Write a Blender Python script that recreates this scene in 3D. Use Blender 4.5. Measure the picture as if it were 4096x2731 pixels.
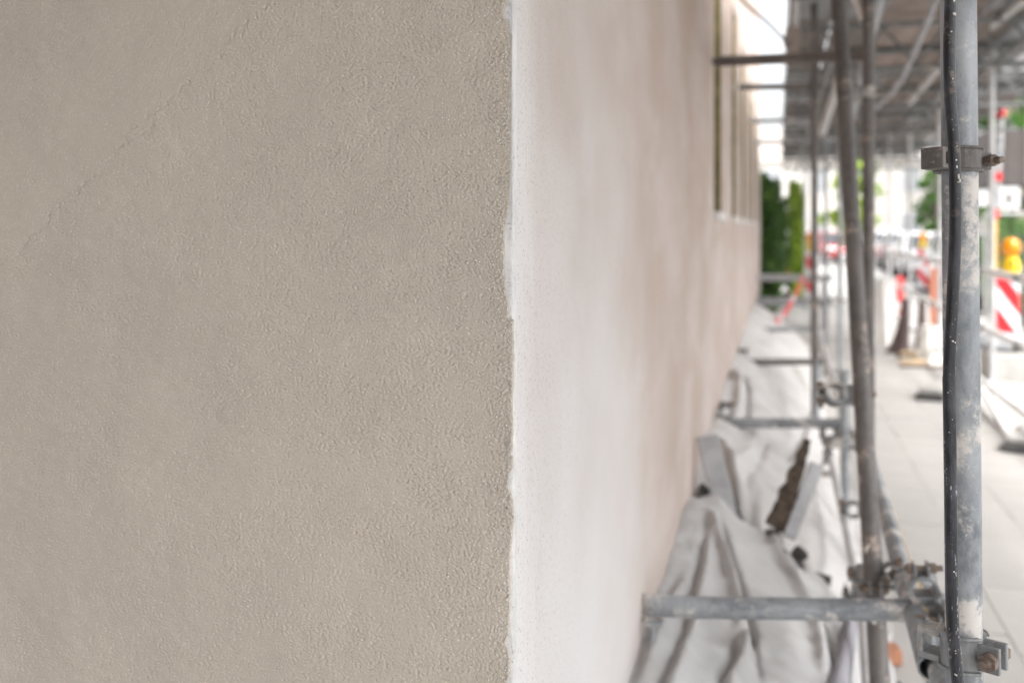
import bpy, bmesh, math, random
import numpy as np
from mathutils import Vector, Matrix, Quaternion, noise as mnoise

random.seed(7); rng = np.random.default_rng(7)
for o in list(bpy.data.objects): bpy.data.objects.remove(o)
S = bpy.context.scene
COL = S.collection
R = math.radians

# ------------------------------------------------------------------ camera
TH = math.atan(267/995.0)          # the lens looks 15 degrees left of the street direction (+Y)
CH = 1.5
cam = bpy.data.cameras.new('camera'); co = bpy.data.objects.new('camera', cam); COL.objects.link(co)
co.location = (0, 0, CH); co.rotation_euler = (R(90), 0, TH)
cam.sensor_width = 36; cam.lens = 995/1024*36; cam.shift_y = -113/1024
cam.clip_start = 0.05; cam.clip_end = 2000
cam.dof.use_dof = True; cam.dof.focus_distance = 1.24; cam.dof.aperture_fstop = 3.0
S.camera = co

# ------------------------------------------------------------------ light
SUN_EL, SUN_AZ = 55, 122           # azimuth clockwise from +Y
w = bpy.data.worlds.new('World'); S.world = w; w.use_nodes = True
nt = w.node_tree; nt.nodes.clear()
sky = nt.nodes.new('ShaderNodeTexSky'); sky.sky_type = 'NISHITA'; sky.sun_disc = False
sky.sun_elevation = R(SUN_EL); sky.sun_rotation = R(SUN_AZ); sky.dust_density = 5; sky.air_density = 1.0; sky.ozone_density = 1.0
hs = nt.nodes.new('ShaderNodeHueSaturation'); hs.inputs['Saturation'].default_value = 0.18
bg = nt.nodes.new('ShaderNodeBackground'); bg.inputs['Strength'].default_value = 0.15
wo = nt.nodes.new('ShaderNodeOutputWorld')
nt.links.new(sky.outputs[0], hs.inputs['Color']); nt.links.new(hs.outputs[0], bg.inputs['Color']); nt.links.new(bg.outputs[0], wo.inputs['Surface'])
sun = bpy.data.lights.new('sun', 'SUN'); sun.energy = .8; sun.angle = R(28); sun.color = (1, .965, .91)
so = bpy.data.objects.new('sun', sun); COL.objects.link(so)
sd = Vector((math.sin(R(SUN_AZ))*math.cos(R(SUN_EL)), math.cos(R(SUN_AZ))*math.cos(R(SUN_EL)), math.sin(R(SUN_EL))))
so.rotation_euler = (-sd).to_track_quat('-Z', 'Y').to_euler()
vs = S.view_settings; vs.view_transform = 'Standard'; vs.look = 'None'; vs.gamma = 1; vs.use_curve_mapping = False
vs.exposure = 1.78
S.render.engine = 'CYCLES'
S.cycles.max_bounces = 8; S.cycles.diffuse_bounces = 5; S.cycles.glossy_bounces = 3
S.cycles.use_denoising = True
S.cycles.sample_clamp_indirect = 6

# ------------------------------------------------------------------ helpers
def P(u, v, z):
    """world point seen at picture point (u, v) of the 1024x682 frame, at depth z along the lens axis"""
    xc = (u-512)/995*z
    return Vector((xc*math.cos(TH)-z*math.sin(TH), xc*math.sin(TH)+z*math.cos(TH), CH-(v-228)/995*z))

def tag(o, label=None, cat=None, group=None, kind=None):
    if label: o['label'] = label
    if cat: o['category'] = cat
    if group: o['group'] = group
    if kind: o['kind'] = kind
    return o

def empty(name, loc=(0, 0, 0), rz=0):
    o = bpy.data.objects.new(name, None); COL.objects.link(o)
    o.location = loc; o.rotation_euler = (0, 0, rz); o.empty_display_size = .1
    return o

def link(name, me, parent=None, loc=None):
    o = bpy.data.objects.new(name, me); COL.objects.link(o)
    if parent is not None: o.parent = parent
    if loc is not None: o.location = loc
    return o

def copy_tree(o, parent=None):
    c = o.copy(); COL.objects.link(c); c.parent = parent
    for ch in list(o.children): copy_tree(ch, c)
    return c

class MB:
    def __init__(s): s.v = []; s.f = []; s.m = []; s.sm = []
    def add(s, vs, fs, m=0, smooth=False):
        b = len(s.v); s.v.extend([tuple(q) for q in vs])
        for f in fs: s.f.append([i+b for i in f]); s.m.append(m); s.sm.append(smooth)
    def box(s, lo, hi, m=0, mat=None):
        x0, y0, z0 = lo; x1, y1, z1 = hi
        vs = [Vector(q) for q in ((x0,y0,z0),(x1,y0,z0),(x1,y1,z0),(x0,y1,z0),(x0,y0,z1),(x1,y0,z1),(x1,y1,z1),(x0,y1,z1))]
        if mat is not None: vs = [mat @ q for q in vs]
        s.add(vs, [(0,3,2,1),(4,5,6,7),(0,1,5,4),(1,2,6,5),(2,3,7,6),(3,0,4,7)], m)
    def cyl(s, a, b, r, n=16, r2=None, m=0, hollow=None, caps=True):
        a = Vector(a); b = Vector(b); d = (b-a).normalized()
        q = d.to_track_quat('Z', 'X'); r2 = r if r2 is None else r2
        ring = lambda c, rr: [c + q @ Vector((rr*math.cos(2*math.pi*i/n), rr*math.sin(2*math.pi*i/n), 0)) for i in range(n)]
        side = [(i, (i+1) % n, n+(i+1) % n, n+i) for i in range(n)]
        s.add(ring(a, r)+ring(b, r2), side, m, True)
        if hollow:
            s.add(ring(a, hollow)+ring(b, hollow), [t[::-1] for t in side], m, True)
            s.add(ring(a, hollow)+ring(a, r), side, m); s.add(ring(b, r)+ring(b, hollow), side, m)
        elif caps:
            s.add(ring(a, r), [tuple(range(n))[::-1]], m); s.add(ring(b, r2), [tuple(range(n))], m)
    def path(s, pts, rad, n=10, m=0):
        """a tube along a list of points"""
        pts = [Vector(p) for p in pts]; N = len(pts); vs = []; up = None
        for i, p in enumerate(pts):
            t = (pts[min(i+1, N-1)]-pts[max(i-1, 0)]).normalized()
            if up is None: up = t.orthogonal().normalized()
            up = (up - t*up.dot(t)).normalized(); sd_ = t.cross(up)
            rr = rad[i] if hasattr(rad, '__len__') else rad
            for k in range(n):
                a = 2*math.pi*k/n; vs.append(p + up*(rr*math.cos(a)) + sd_*(rr*math.sin(a)))
        fs = [(i*n+k, i*n+(k+1) % n, (i+1)*n+(k+1) % n, (i+1)*n+k) for i in range(N-1) for k in range(n)]
        s.add(vs, fs, m, True)
        s.add(vs[:n], [tuple(range(n))[::-1]], m); s.add(vs[-n:], [tuple(range(n))], m)
    def mesh(s, name, mats):
        me = bpy.data.meshes.new(name); me.from_pydata(s.v, [], s.f)
        for mt in (mats if isinstance(mats, (list, tuple)) else [mats]): me.materials.append(mt)
        me.polygons.foreach_set('material_index', s.m); me.polygons.foreach_set('use_smooth', s.sm)
        me.update(); return me
    def build(s, name, mats, parent=None, bevel=0, seg=2, loc=None):
        o = link(name, s.mesh(name, mats), parent, loc)
        if bevel:
            b = o.modifiers.new('bevel', 'BEVEL'); b.width = bevel; b.segments = seg; b.limit_method = 'ANGLE'; b.angle_limit = R(35)
        return o

def frame_to(a, z_dir, x_dir):
    """matrix at a whose z follows z_dir, x close to x_dir"""
    z = Vector(z_dir).normalized(); x = Vector(x_dir); x = (x - z*x.dot(z)).normalized(); y = z.cross(x)
    return Matrix(((x.x, y.x, z.x, a[0]), (x.y, y.y, z.y, a[1]), (x.z, y.z, z.z, a[2]), (0, 0, 0, 1)))

# ------------------------------------------------------------------ materials
class NB:
    def __init__(s, name, rough=.8, col=(.5, .5, .5), metal=0, spec=.5):
        s.m = bpy.data.materials.new(name); s.m.use_nodes = True; s.t = s.m.node_tree
        s.b = s.t.nodes['Principled BSDF']; s.b.inputs['Roughness'].default_value = rough
        s.b.inputs['Base Color'].default_value = (*col, 1); s.b.inputs['Metallic'].default_value = metal
        s.b.inputs['Specular IOR Level'].default_value = spec
        s.tc = s.n('ShaderNodeTexCoord'); s.obj = s.tc.outputs['Object']
    def n(s, t, **k):
        x = s.t.nodes.new(t)
        for a, v in k.items(): setattr(x, a, v)
        return x
    def l(s, a, b): s.t.links.new(a, b)
    def put(s, sock, v):
        if hasattr(v, 'links') or hasattr(v, 'is_output'): s.l(v, sock)
        elif isinstance(v, (tuple, list)) and len(v) == 3 and sock.type == 'RGBA': sock.default_value = (*v, 1)
        else: sock.default_value = v
    def mapp(s, scale=(1, 1, 1), rot=(0, 0, 0), vec=None):
        x = s.n('ShaderNodeMapping'); x.inputs['Scale'].default_value = scale; x.inputs['Rotation'].default_value = rot
        s.l(vec or s.obj, x.inputs[0]); return x.outputs[0]
    def noise(s, scale, detail=3, rough=.5, vec=None, dist=0):
        x = s.n('ShaderNodeTexNoise'); x.inputs['Scale'].default_value = scale; x.inputs['Detail'].default_value = detail
        x.inputs['Roughness'].default_value = rough; x.inputs['Distortion'].default_value = dist
        s.l(vec or s.obj, x.inputs['Vector']); return x.outputs['Fac']
    def voro(s, scale, vec=None, feature='F1', out='Distance'):
        x = s.n('ShaderNodeTexVoronoi'); x.feature = feature; x.inputs['Scale'].default_value = scale
        s.l(vec or s.obj, x.inputs['Vector']); return x.outputs[out]
    def ramp(s, f, a, b, lo=0., hi=1.):
        x = s.n('ShaderNodeMapRange'); x.interpolation_type = 'SMOOTHSTEP'
        for i, v in enumerate((f, a, b, lo, hi)): s.put(x.inputs[i], v)
        return x.outputs[0]
    def math(s, op, a, b=0., c=0.):
        x = s.n('ShaderNodeMath', operation=op); s.put(x.inputs[0], a); s.put(x.inputs[1], b); s.put(x.inputs[2], c); return x.outputs[0]
    def mix(s, f, a, b, mode='MIX'):
        x = s.n('ShaderNodeMix', data_type='RGBA', blend_type=mode)
        s.put(x.inputs[0], f); s.put(x.inputs[6], a); s.put(x.inputs[7], b); return x.outputs[2]
    def sep(s, vec=None):
        x = s.n('ShaderNodeSeparateXYZ'); s.l(vec or s.obj, x.inputs[0]); return x.outputs
    def col(s, c): s.put(s.b.inputs['Base Color'], c)
    def bump(s, h, dist, strength=1., normal=None):
        x = s.n('ShaderNodeBump'); x.inputs['Distance'].default_value = dist; x.inputs['Strength'].default_value = strength
        s.l(h, x.inputs['Height'])
        if normal: s.l(normal, x.inputs['Normal'])
        s.l(x.outputs[0], s.b.inputs['Normal']); return x.outputs[0]

def simple(name, col, rough=.6, metal=0, var=.12, scale=9, bump=0, spec=.5, rnd=0):
    n = NB(name, rough, col, metal, spec)
    f = n.noise(scale, 4, .6)
    n.col(n.mix(n.ramp(f, .3, .7), tuple(c*(1-var) for c in col), tuple(min(1, c*(1+var)) for c in col)))
    if rnd:
        c = n.b.inputs['Base Color'].links[0].from_socket; g = n.n('ShaderNodeObjectInfo').outputs['Random']
        n.col(n.mix(g, n.mix(1., c, (1-rnd,)*3, 'MULTIPLY'), n.mix(1., c, (1+rnd*.4,)*3, 'MULTIPLY')))
    if bump: n.bump(n.noise(scale*8, 3), bump)
    return n.m

M = {}
YW, XW = 1.16, -0.31               # front wall plane, long facade plane
def on_front(u, v):
    X = YW*math.tan(math.atan((u-512)/995)-TH); z = -X*math.sin(TH)+YW*math.cos(TH)
    return X, CH-(v-228)/995*z

def mat_tan():
    n = NB('taupe_plaster', .62, spec=.3)
    x, y, z = n.sep()
    # seam between the two trowelled coats
    a = Vector(on_front(274, 0)); b = Vector(on_front(65, 205)); d = (b-a).normalized(); nn = Vector((d.y, -d.x))
    if nn.x > 0: nn = -nn                       # positive towards the upper left
    sdist = n.math('ADD', n.math('MULTIPLY', x, nn.x), n.math('MULTIPLY', z, nn.y))
    sdist = n.math('SUBTRACT', sdist, a.dot(nn))
    wob = n.math('MULTIPLY', n.math('SUBTRACT', n.noise(14, 4, .6), .5), .05)
    sdist = n.math('ADD', sdist, wob)
    zone = n.ramp(sdist, -.002, .003)
    h = n.noise(480, 3, .6)
    n.bump(h, .0005, .8)
    pit = n.ramp(n.noise(26, 6, .75), .735, .765); tm = pit
    c = n.mix(n.ramp(n.noise(3.2, 4, .6), .3, .7), (.535, .478, .408), (.495, .444, .382))
    c = n.mix(n.math('MULTIPLY', n.ramp(n.noise(12, 4, .6), .5, .72), .35), c, (.575, .52, .45))
    c = n.mix(n.math('MULTIPLY', pit, .5), c, (.17, .14, .115))
    c = n.mix(n.ramp(n.voro(230), .14, .24, .5, 0.), c, (.74, .71, .66))
    n.col(c)
    n.l(n.ramp(n.noise(40, 2), .3, .7, .55, .72), n.b.inputs['Roughness'])
    return n.m
M['tan'] = mat_tan()

def mat_pink():
    n = NB('primed_render', .85, spec=.2)
    x, y, z = n.sep()
    dy = n.math('SUBTRACT', y, YW)
    st = n.noise(2.6, 5, .6, n.mapp((1, .7, .55)))           # broad vertical strokes
    st2 = n.noise(34, 3, .6, n.mapp((1, 1.6, .10)))
    blot = n.noise(3.0, 5, .6, n.mapp((1, .4, 1.1)))
    c = n.mix(n.ramp(st, .33, .68), (.43, .335, .28), (.50, .415, .37))
    c = n.mix(n.ramp(blot, .42, .68, 0., .75), c, (.56, .49, .455))
    c = n.mix(n.ramp(st2, .52, .72, 0., .05), c, (.46, .36, .30))
    # white primer along the corner; whiter low down is light put into the colour
    low = n.ramp(n.math('ADD', z, n.math('MULTIPLY', n.noise(4, 3), .9)), 1.15, 2.6, 1., .25)
    near = n.ramp(n.math('ADD', dy, n.math('MULTIPLY', n.noise(3, 4, .6), .5)), .65, 1.9, .95, .12)
    c = n.mix(n.math('MULTIPLY', low, near), c, (.675, .665, .665))
    ew = n.math('ADD', dy, n.math('MULTIPLY', n.math('SUBTRACT', n.noise(24, 5, .7, n.mapp((1, 1, .22))), .5), .16))
    c = n.mix(n.ramp(ew, .01, .16, .6, 0.), c, (.76, .755, .755))
    speck = n.noise(260, 3, .65)
    sp = n.math('MULTIPLY', n.ramp(speck, .58, .68), n.ramp(dy, .0, .6, .8, .15))
    c = n.mix(sp, c, (.36, .29, .26))
    n.col(c)
    h = n.math('ADD', n.noise(260, 3, .6), n.math('MULTIPLY', n.noise(22, 3, .5), 2.2))
    n.bump(h, .0016, .9)
    return n.m
M['pink'] = mat_pink()

def mat_white():
    n = NB('white_corner_render', .8, spec=.2)
    c = n.mix(n.ramp(n.noise(60, 4, .6, n.mapp((1, 1, .3))), .35, .7), (.62, .62, .62), (.76, .755, .75))
    pits = n.ramp(n.noise(380, 4, .75), .58, .70)
    c = n.mix(n.math('MULTIPLY', pits, .55), c, (.30, .27, .25)); n.col(c)
    n.bump(n.math('SUBTRACT', n.noise(180, 4, .6), pits), .0011); return n.m
M['white'] = mat_white()

def mat_steel(name, base, dark, dust, dustamt, rough=.5, metal=.45):
    n = NB(name, rough, metal=metal)
    c = n.mix(n.ramp(n.noise(14, 5, .65, n.mapp((1, 1, .35))), .3, .72), dark, base)
    c = n.mix(n.ramp(n.noise(75, 4, .7, n.mapp((1, 1, .6))), .35, .7, 0., .55), c, base)
    c = n.mix(n.ramp(n.noise(230, 3, .7, n.mapp((1, 1, .25))), .6, .75, 0., .5), c, tuple(q*.6 for q in dark))
    dn = n.noise(9, 7, .72); t = .68-dustamt*.34
    dm = n.ramp(dn, t, t+.10)
    c = n.mix(dm, c, dust)
    sp = n.ramp(n.noise(130, 3, .6), .66, .72)
    c = n.mix(n.math('MULTIPLY', sp, .7), c, dust); n.col(c)
    n.l(n.ramp(dm, 0, 1, rough, .9), n.b.inputs['Roughness'])
    n.l(n.math('MULTIPLY', n.math('SUBTRACT', 1, dm), metal), n.b.inputs['Metallic'])
    n.bump(n.math('ADD', dn, n.math('MULTIPLY', sp, .4)), .0012); return n.m
M['steel'] = mat_steel('galvanised_steel', (.42, .44, .455), (.19, .205, .22), (.56, .49, .44), .30, .5, .3)
M['steel_dusty'] = mat_steel('dusty_galvanised_steel', (.37, .39, .41), (.14, .155, .17), (.60, .57, .54), .50, .55, .25)
M['steel_brown'] = mat_steel('weathered_steel', (.19, .175, .165), (.095, .088, .085), (.45, .37, .31), .36, .6, .35)
M['steel_light'] = mat_steel('bright_steel', (.60, .60, .60), (.45, .45, .45), (.66, .63, .6), .4, .45, .35)
M['steel_dark'] = mat_steel('dark_girder_steel', (.24, .25, .25), (.16, .165, .165), (.36, .31, .27), .3, .6, .4)  # darker grey tone for girders, transoms and ledgers
M['clamp'] = mat_steel('clamp_steel', (.33, .34, .345), (.2, .205, .21), (.5, .46, .42), .5, .55, .5)
M['rust'] = simple('rusty_bolt', (.21, .165, .135), .7, .4, .35, 160, .0006)

M['rail'] = mat_steel('sunlit_tone_rail', (.84, .84, .83), (.74, .74, .74), (.84, .82, .8), .3, .4, .1)  # near-white colour stands in for sunlight on the rails
def mat_cable():
    n = NB('black_rubber', .42, spec=.5)
    scuff = n.noise(70, 6, .7, n.mapp((1, 1, .22)))
    fine = n.noise(420, 3, .6, n.mapp((1, 1, .35)))
    c = n.mix(n.ramp(scuff, .42, .75), (.012, .013, .017), (.075, .08, .095))
    x, y, z = n.sep()
    band = n.ramp(n.noise(3.1, 2, .5, n.mapp((.1, .1, 1))), .45, .62)
    # chalky scrape running down the lower half
    sc = n.math('MULTIPLY', n.ramp(fine, .52, .62), n.ramp(n.noise(190, 4, .7, n.mapp((1.3, 1.3, .10))), .56, .62))
    lowmask = n.ramp(z, 1.30, 1.18)
    c = n.mix(n.math('MULTIPLY', sc, lowmask), c, (.42, .45, .48))
    dust = n.math('MULTIPLY', n.ramp(n.noise(35, 5, .7), .56, .7), n.ramp(z, 1.45, 1.6, .1, .55))
    c = n.mix(dust, c, (.22, .17, .14)); n.col(c)
    n.l(n.ramp(scuff, .3, .8, .32, .6), n.b.inputs['Roughness'])
    n.bump(n.math('ADD', scuff, n.math('MULTIPLY', fine, .4)), .0008); return n.m
M['cable'] = mat_cable()
M['splash'] = simple('dried_plaster_splash', (.68, .63, .57), .85, 0, .12, 200)
M['bead'] = simple('white_grit', (.72, .69, .64), .55, 0, .15, 400)

def mat_fleece(name, base, dirty):
    n = NB(name, .95, spec=.1)
    c = n.mix(n.ramp(n.noise(4.5, 5, .6), .35, .72), base, tuple(q*.86 for q in base))
    c = n.mix(n.ramp(n.noise(9, 5, .7), .60, .76, 0., .55), c, dirty)
    c = n.mix(n.ramp(n.noise(38, 3, .6), .70, .76, 0., .6), c, (.42, .32, .24)); n.col(c)
    n.bump(n.math('ADD', n.noise(60, 4, .6), n.math('MULTIPLY', n.noise(500, 2), .4)), .0025, .7); return n.m
M['fleece'] = mat_fleece('dust_sheet_fleece', (.52, .515, .51), (.42, .39, .355))
M['fleece_lit'] = mat_fleece('open_light_fleece', (.58, .565, .55), (.48, .43, .38))  # lighter copy of the fleece, open light put into its colour
M['felt'] = mat_fleece('grey_felt', (.34, .33, .36), (.28, .26, .27))

def mat_paving():
    n = NB('pale_paving', .85, spec=.25)
    gi = n.n('ShaderNodeObjectInfo').outputs['Random']
    c = n.mix(gi, (.395, .382, .367), (.42, .406, .39))
    c = n.mix(n.ramp(n.noise(2.2, 5, .65), .42, .72, 0., .7), c, (.49, .475, .46))
    c = n.mix(n.ramp(n.noise(5, 6, .7), .60, .78, 0., .5), c, (.33, .31, .29))
    c = n.mix(n.ramp(n.noise(80, 3, .6), .62, .72, 0., .35), c, (.3, .29, .27)); n.col(c)
    n.bump(n.noise(120, 4, .6), .002); return n.m
M['paving'] = mat_paving()
M['joint'] = simple('joint_sand', (.395, .38, .365), .95, 0, .2, 30, .003)
M['asphalt'] = simple('road_asphalt', (.10, .10, .10), .85, 0, .25, 3, .004)
M['ground'] = simple('street_ground', (.33, .32, .30), .9, 0, .15, .6, .004)
M['gap_dark'] = simple('gap_shade_rubble', (.06, .053, .048), .95, 0, .5, 18, .02)  # near-black base colour stands in for shade below the sheets
M['olive'] = simple('olive_frame', (.20, .165, .065), .6, 0, .25, 10)
M['glass'] = simple('window_glass', (.05, .055, .06), .08, 0, .2, 3)
M['far_glass'] = simple('reflection_tone_glass', (.36, .38, .40), .15, 0, .2, 3)  # pale base colour stands in for the panes' reflection
M['sill'] = simple('stone_sill', (.62, .60, .58), .8, 0, .1, 14, .001)
M['plinth'] = simple('brown_plinth', (.27, .225, .21), .85, 0, .2, 20, .002)
M['metal_bead'] = simple('corner_bead_metal', (.52, .55, .60), .35, .8, .1, 90)
M['wood'] = simple('scaffold_board', (.245, .20, .175), .85, 0, .28, 5, .002, rnd=.35)
M['wood2'] = simple('grey_brown_board', (.22, .195, .18), .85, 0, .25, 6, .002, rnd=.35)
M['lath'] = simple('yellow_pine_lath', (.68, .52, .32), .7, 0, .15, 12)
M['bark_board'] = simple('dark_rotten_board', (.075, .055, .04), .95, 0, .5, 25, .01)
M['grey_plank'] = simple('grey_plank', (.36, .36, .37), .75, 0, .15, 12, .002)
M['red'] = simple('signal_red', (.72, .012, .02), .4, 0, .06, 6)
M['bwhite'] = simple('barrier_white', (.74, .75, .76), .4, 0, .05, 6)
M['yellow'] = simple('lamp_yellow', (.86, .56, .01), .4, 0, .05, 8)
M['yellowpost'] = simple('ochre_post', (.72, .38, .05), .5, 0, .1, 8)
M['black'] = simple('black_plastic', (.03, .03, .032), .5, 0, .2, 12)
M['rubber'] = simple('recycled_rubber', (.06, .06, .06), .8, 0, .3, 30, .004)
M['concrete'] = simple('concrete', (.42, .41, .39), .9, 0, .12, 8, .003)
M['tarp_brown'] = simple('dark_brown_tarpaulin', (.085, .055, .052), .7, 0, .3, 4)
M['tarp_grey'] = simple('grey_wrapping', (.36, .37, .39), .6, 0, .2, 6, .01)
M['sack'] = simple('white_woven_sack', (.78, .77, .74), .8, 0, .06, 6, .006)
M['tape'] = simple('red_tape', (.80, .06, .06), .4, 0, .08, 6)
M['orange'] = simple('orange_plastic', (.55, .22, .14), .5, 0, .1, 5)
M['cabin'] = simple('taupe_cladding', (.10, .085, .08), .7, 0, .08, 2)
M['facade_pale'] = simple('pale_street_facade', (.70, .67, .62), .9, 0, .05, .3)
M['facade_warm'] = simple('warm_street_facade', (.62, .52, .42), .9, 0, .07, .3)
M['rooftile'] = simple('roof_tiles', (.42, .38, .35), .85, 0, .2, 2)
M['bark'] = simple('bark', (.12, .09, .065), .95, 0, .35, 12, .02)
def lamp_lens():
    n = NB('amber_lens', .12, (.95, .38, .01))
    n.b.inputs['Transmission Weight'].default_value = .35
    return n.m
M['lens'] = lamp_lens()
def mat_leaf(name, a, b, c3):
    n = NB(name, .5, spec=.4); g = n.n('ShaderNodeNewGeometry').outputs['Random Per Island']
    c = n.mix(g, a, b); c = n.mix(n.ramp(n.noise(1.6, 2), .55, .7), c, c3); n.col(c)
    n.b.inputs['Transmission Weight'].default_value = 0
    return n.m
M['leaf_dark'] = mat_leaf('ivy_leaves', (.025, .07, .012), (.075, .16, .022), (.12, .21, .03))
M['leaf_lime'] = mat_leaf('lime_leaves', (.20, .32, .03), (.34, .46, .05), (.42, .50, .08))
M['leaf_mid'] = mat_leaf('street_tree_leaves', (.05, .13, .02), (.10, .22, .03), (.13, .25, .04))
def mat_paint(name, col, rough=.18, metal=0):
    n = NB(name, rough, col, metal); n.b.inputs['Coat Weight'].default_value = .6
    n.col(n.mix(n.ramp(n.noise(2.5, 3), .3, .8, 0., .3), col, tuple(q*.8 for q in col))); return n.m
CARP = [mat_paint('silver_car_paint', (.55, .57, .6), .25, .6), mat_paint('white_car_paint', (.8, .8, .8)),
        mat_paint('dark_blue_car_paint', (.03, .05, .11)), mat_paint('black_car_paint', (.02, .02, .022)), mat_paint('red_car_paint', (.4, .03, .03))]
M['chrome'] = simple('chrome', (.85, .85, .87), .12, 1, .03, 5)

# ------------------------------------------------------------------ ground
g = MB(); g.add([(-300, -300, -.16), (300, -300, -.16), (300, 400, -.16), (-300, 400, -.16)], [(0, 1, 2, 3)])
tag(g.build('ground', M['ground']), kind='structure')
pv = MB(); pv.box((-12, -6, -.15), (3.35, 90, -.012))
pave = tag(pv.build('pavement', M['joint']), kind='structure')
kb = MB()
kerb = tag(MB().build('kerb', M['concrete']), kind='structure')
ks = MB(); ks.box((3.362, 0, -.15), (3.50, .985, .0)); ksm = ks.mesh('kerb_stone', M['concrete'])
for i in range(40): link('kerb_stone', ksm, kerb, (0, 4+i*1.0, 0))
rd = MB(); rd.box((3.51, -30, -.158), (11.5, 200, -.115)); tag(rd.build('road', M['asphalt']), kind='structure')
p2 = MB(); p2.box((11.52, -30, -.155), (16.5, 200, .0)); tag(p2.build('far_pavement', M['paving']), kind='structure')
sl = MB(); sl.box((0, 0, -.010), (.3475, .3475, .0)); slm = sl.mesh('paving_slab', M['paving'])
k = 0
for j in range(36):
    for i in range(9):
        x = .12+i*.35; y = 2.1+j*.35
        if k >= 300: break
        s_ = link('paving_slab', slm, pave, (x, y+(i % 2)*.175, .0+random.uniform(-.0015, .0015))); k += 1
        s_.rotation_euler = (random.uniform(-.003, .003), random.uniform(-.003, .003), random.uniform(-.006, .006))
p3 = MB()
for j in range(160):
    for i in range(9):
        if j*9+i+0 < 300 and 2.1+j*.35 < 2.1+33.5*.35: continue
        x = .12+i*.35; y = 2.1+j*.35+(i % 2)*.175; dz = random.uniform(-.002, .002)
        p3.box((x, y, -.011), (x+.344, y+.344, dz))
for j in range(-20, 6):
    for i in range(9):
        x = .12+i*.35; y = 2.1+j*.35+(i % 2)*.175
        if j < 0: p3.box((x, y, -.011), (x+.344, y+.344, random.uniform(-.002, .002)))
tag(p3.build('distant_paving', M['paving'], pave), kind='stuff')

# ------------------------------------------------------------------ near building
BY1 = 17.3; BH = 9.0; ZB = .50      # facade ends at BY1, render stops at ZB above the pavement
bld = tag(empty('building', (XW, YW, 0)), 'rendered house with taupe plaster front and long pale pink facade behind the scaffold', 'building')
def local(o):                      # keep world coordinates under the parent's own origin
    o.matrix_parent_inverse = Matrix.Translation((-XW, -YW, 0)); return o
wins = []
yf = [5.62, 7.58, 9.24, 11.1, 12.95, 14.8]
for q in yf: wins.append((q-.62, q, 1.585, 3.06))
mb = MB()
ys = sorted([YW+.012, 1.5, 2.2, 3.2, BY1] + [a for w_ in wins for a in w_[:2]]); zs = [ZB, 1.1, 1.585, 3.06, 4.2, 6.2, 7.7, BH]
for a, b in zip(ys, ys[1:]):
    for c_, d_ in zip(zs, zs[1:]):
        if any(abs(a-w_[0]) < 1e-6 and c_ >= 1.58 and d_ <= 3.07 for w_ in wins): continue
        mb.add([(XW, a, c_), (XW, b, c_), (XW, b, d_), (XW, a, d_)], [(0, 1, 2, 3)])
mb.add([(XW, BY1, 0), (-7, BY1, 0), (-7, BY1, BH), (XW, BY1, BH)], [(0, 1, 2, 3)])
mb.add([(XW, YW, BH), (XW, BY1, BH), (-7, BY1, BH), (-7, YW, BH)], [(0, 1, 2, 3)])
local(mb.build('facade', M['pink'], bld))
mb = MB(); mb.box((-7, YW+.002, 0), (XW-.012, YW+.02, BH)); local(mb.build('masonry', M['white'], bld))
mb = MB(); mb.box((XW-.3, YW+.03, 0), (XW-.022, BY1-.01, ZB+.02)); local(mb.build('plinth', M['plinth'], bld))
mb = MB(); mb.box((XW-.020, YW+.05, ZB-.03), (XW+.006, BY1-.02, ZB-.002)); local(mb.build('base_trim', M['plinth'], bld))
# white corner arris, slightly rounded and uneven
vs_, fs_ = [], []
zz = np.arange(0, BH, .05).tolist() if False else list(np.arange(.7, 2.0, .004))
zz = [0.0] + zz + [BH]
prof = [(-.05, .0), (-.02, .0), (-.004, .0), (-.0012, .0006), (0, .0022), (0, .0135)]
for i, z in enumerate(zz):
    for (px, py) in prof:
        nx = .0007*mnoise.noise((px*90, 3.1, z*70)) + .0006*mnoise.noise((1, 7, z*19))
        vs_.append((XW+px+nx+.0012, YW+py-.0008+.8*nx, z))
n_ = len(prof)
for i in range(len(zz)-1):
    for k in range(n_-1): fs_.append((i*n_+k, i*n_+k+1, (i+1)*n_+k+1, (i+1)*n_+k))
mb = MB(); mb.add(vs_, fs_, 0, True); local(mb.build('corner_render', M['white'], bld))

# the taupe coat: ragged right hand edge traced along the corner (x in 4096ths, y in 2731ths of the photograph)
edge_px = [(-200, 2040), (0, 2038), (20, 2028), (46, 2022), (69, 2023), (85, 2036), (100, 2043), (145, 2052), (225, 2050), (300, 2050), (345, 2049),
 (520, 2048), (690, 2046), (820, 2043), (845, 2036), (900, 2026), (940, 2020), (975, 2023), (1000, 2023), (1075, 2022), (1130, 2024), (1160, 2029), (1215, 2037),
 (1262, 2040), (1270, 2041), (1276, 2057), (1400, 2060), (1560, 2058), (1590, 2055), (1640, 2056), (1700, 2056), (1800, 2055), (1815, 2041), (1820, 2056), (1862, 2056), (1885, 2046),
 (1908, 2038), (1948, 2039), (1970, 2051), (2026, 2058), (2073, 2060), (2156, 2053), (2215, 2046), (2400, 2045), (2530, 2042), (2560, 2030), (2590, 2035), (2610, 2047),
 (2690, 2044), (2731, 2033), (2950, 2042)]
ey = np.array([e[0] for e in edge_px], float); ex = np.array([e[1] for e in edge_px], float)
def edge_x(z):
    v = 228-(z-CH)*995/(.31*math.sin(TH)+YW*math.cos(TH)); y4 = v*4
    u = np.interp(y4, ey, ex)/4
    return YW*math.tan(math.atan((u-512)/995)-TH)
STEP = .00095
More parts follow.
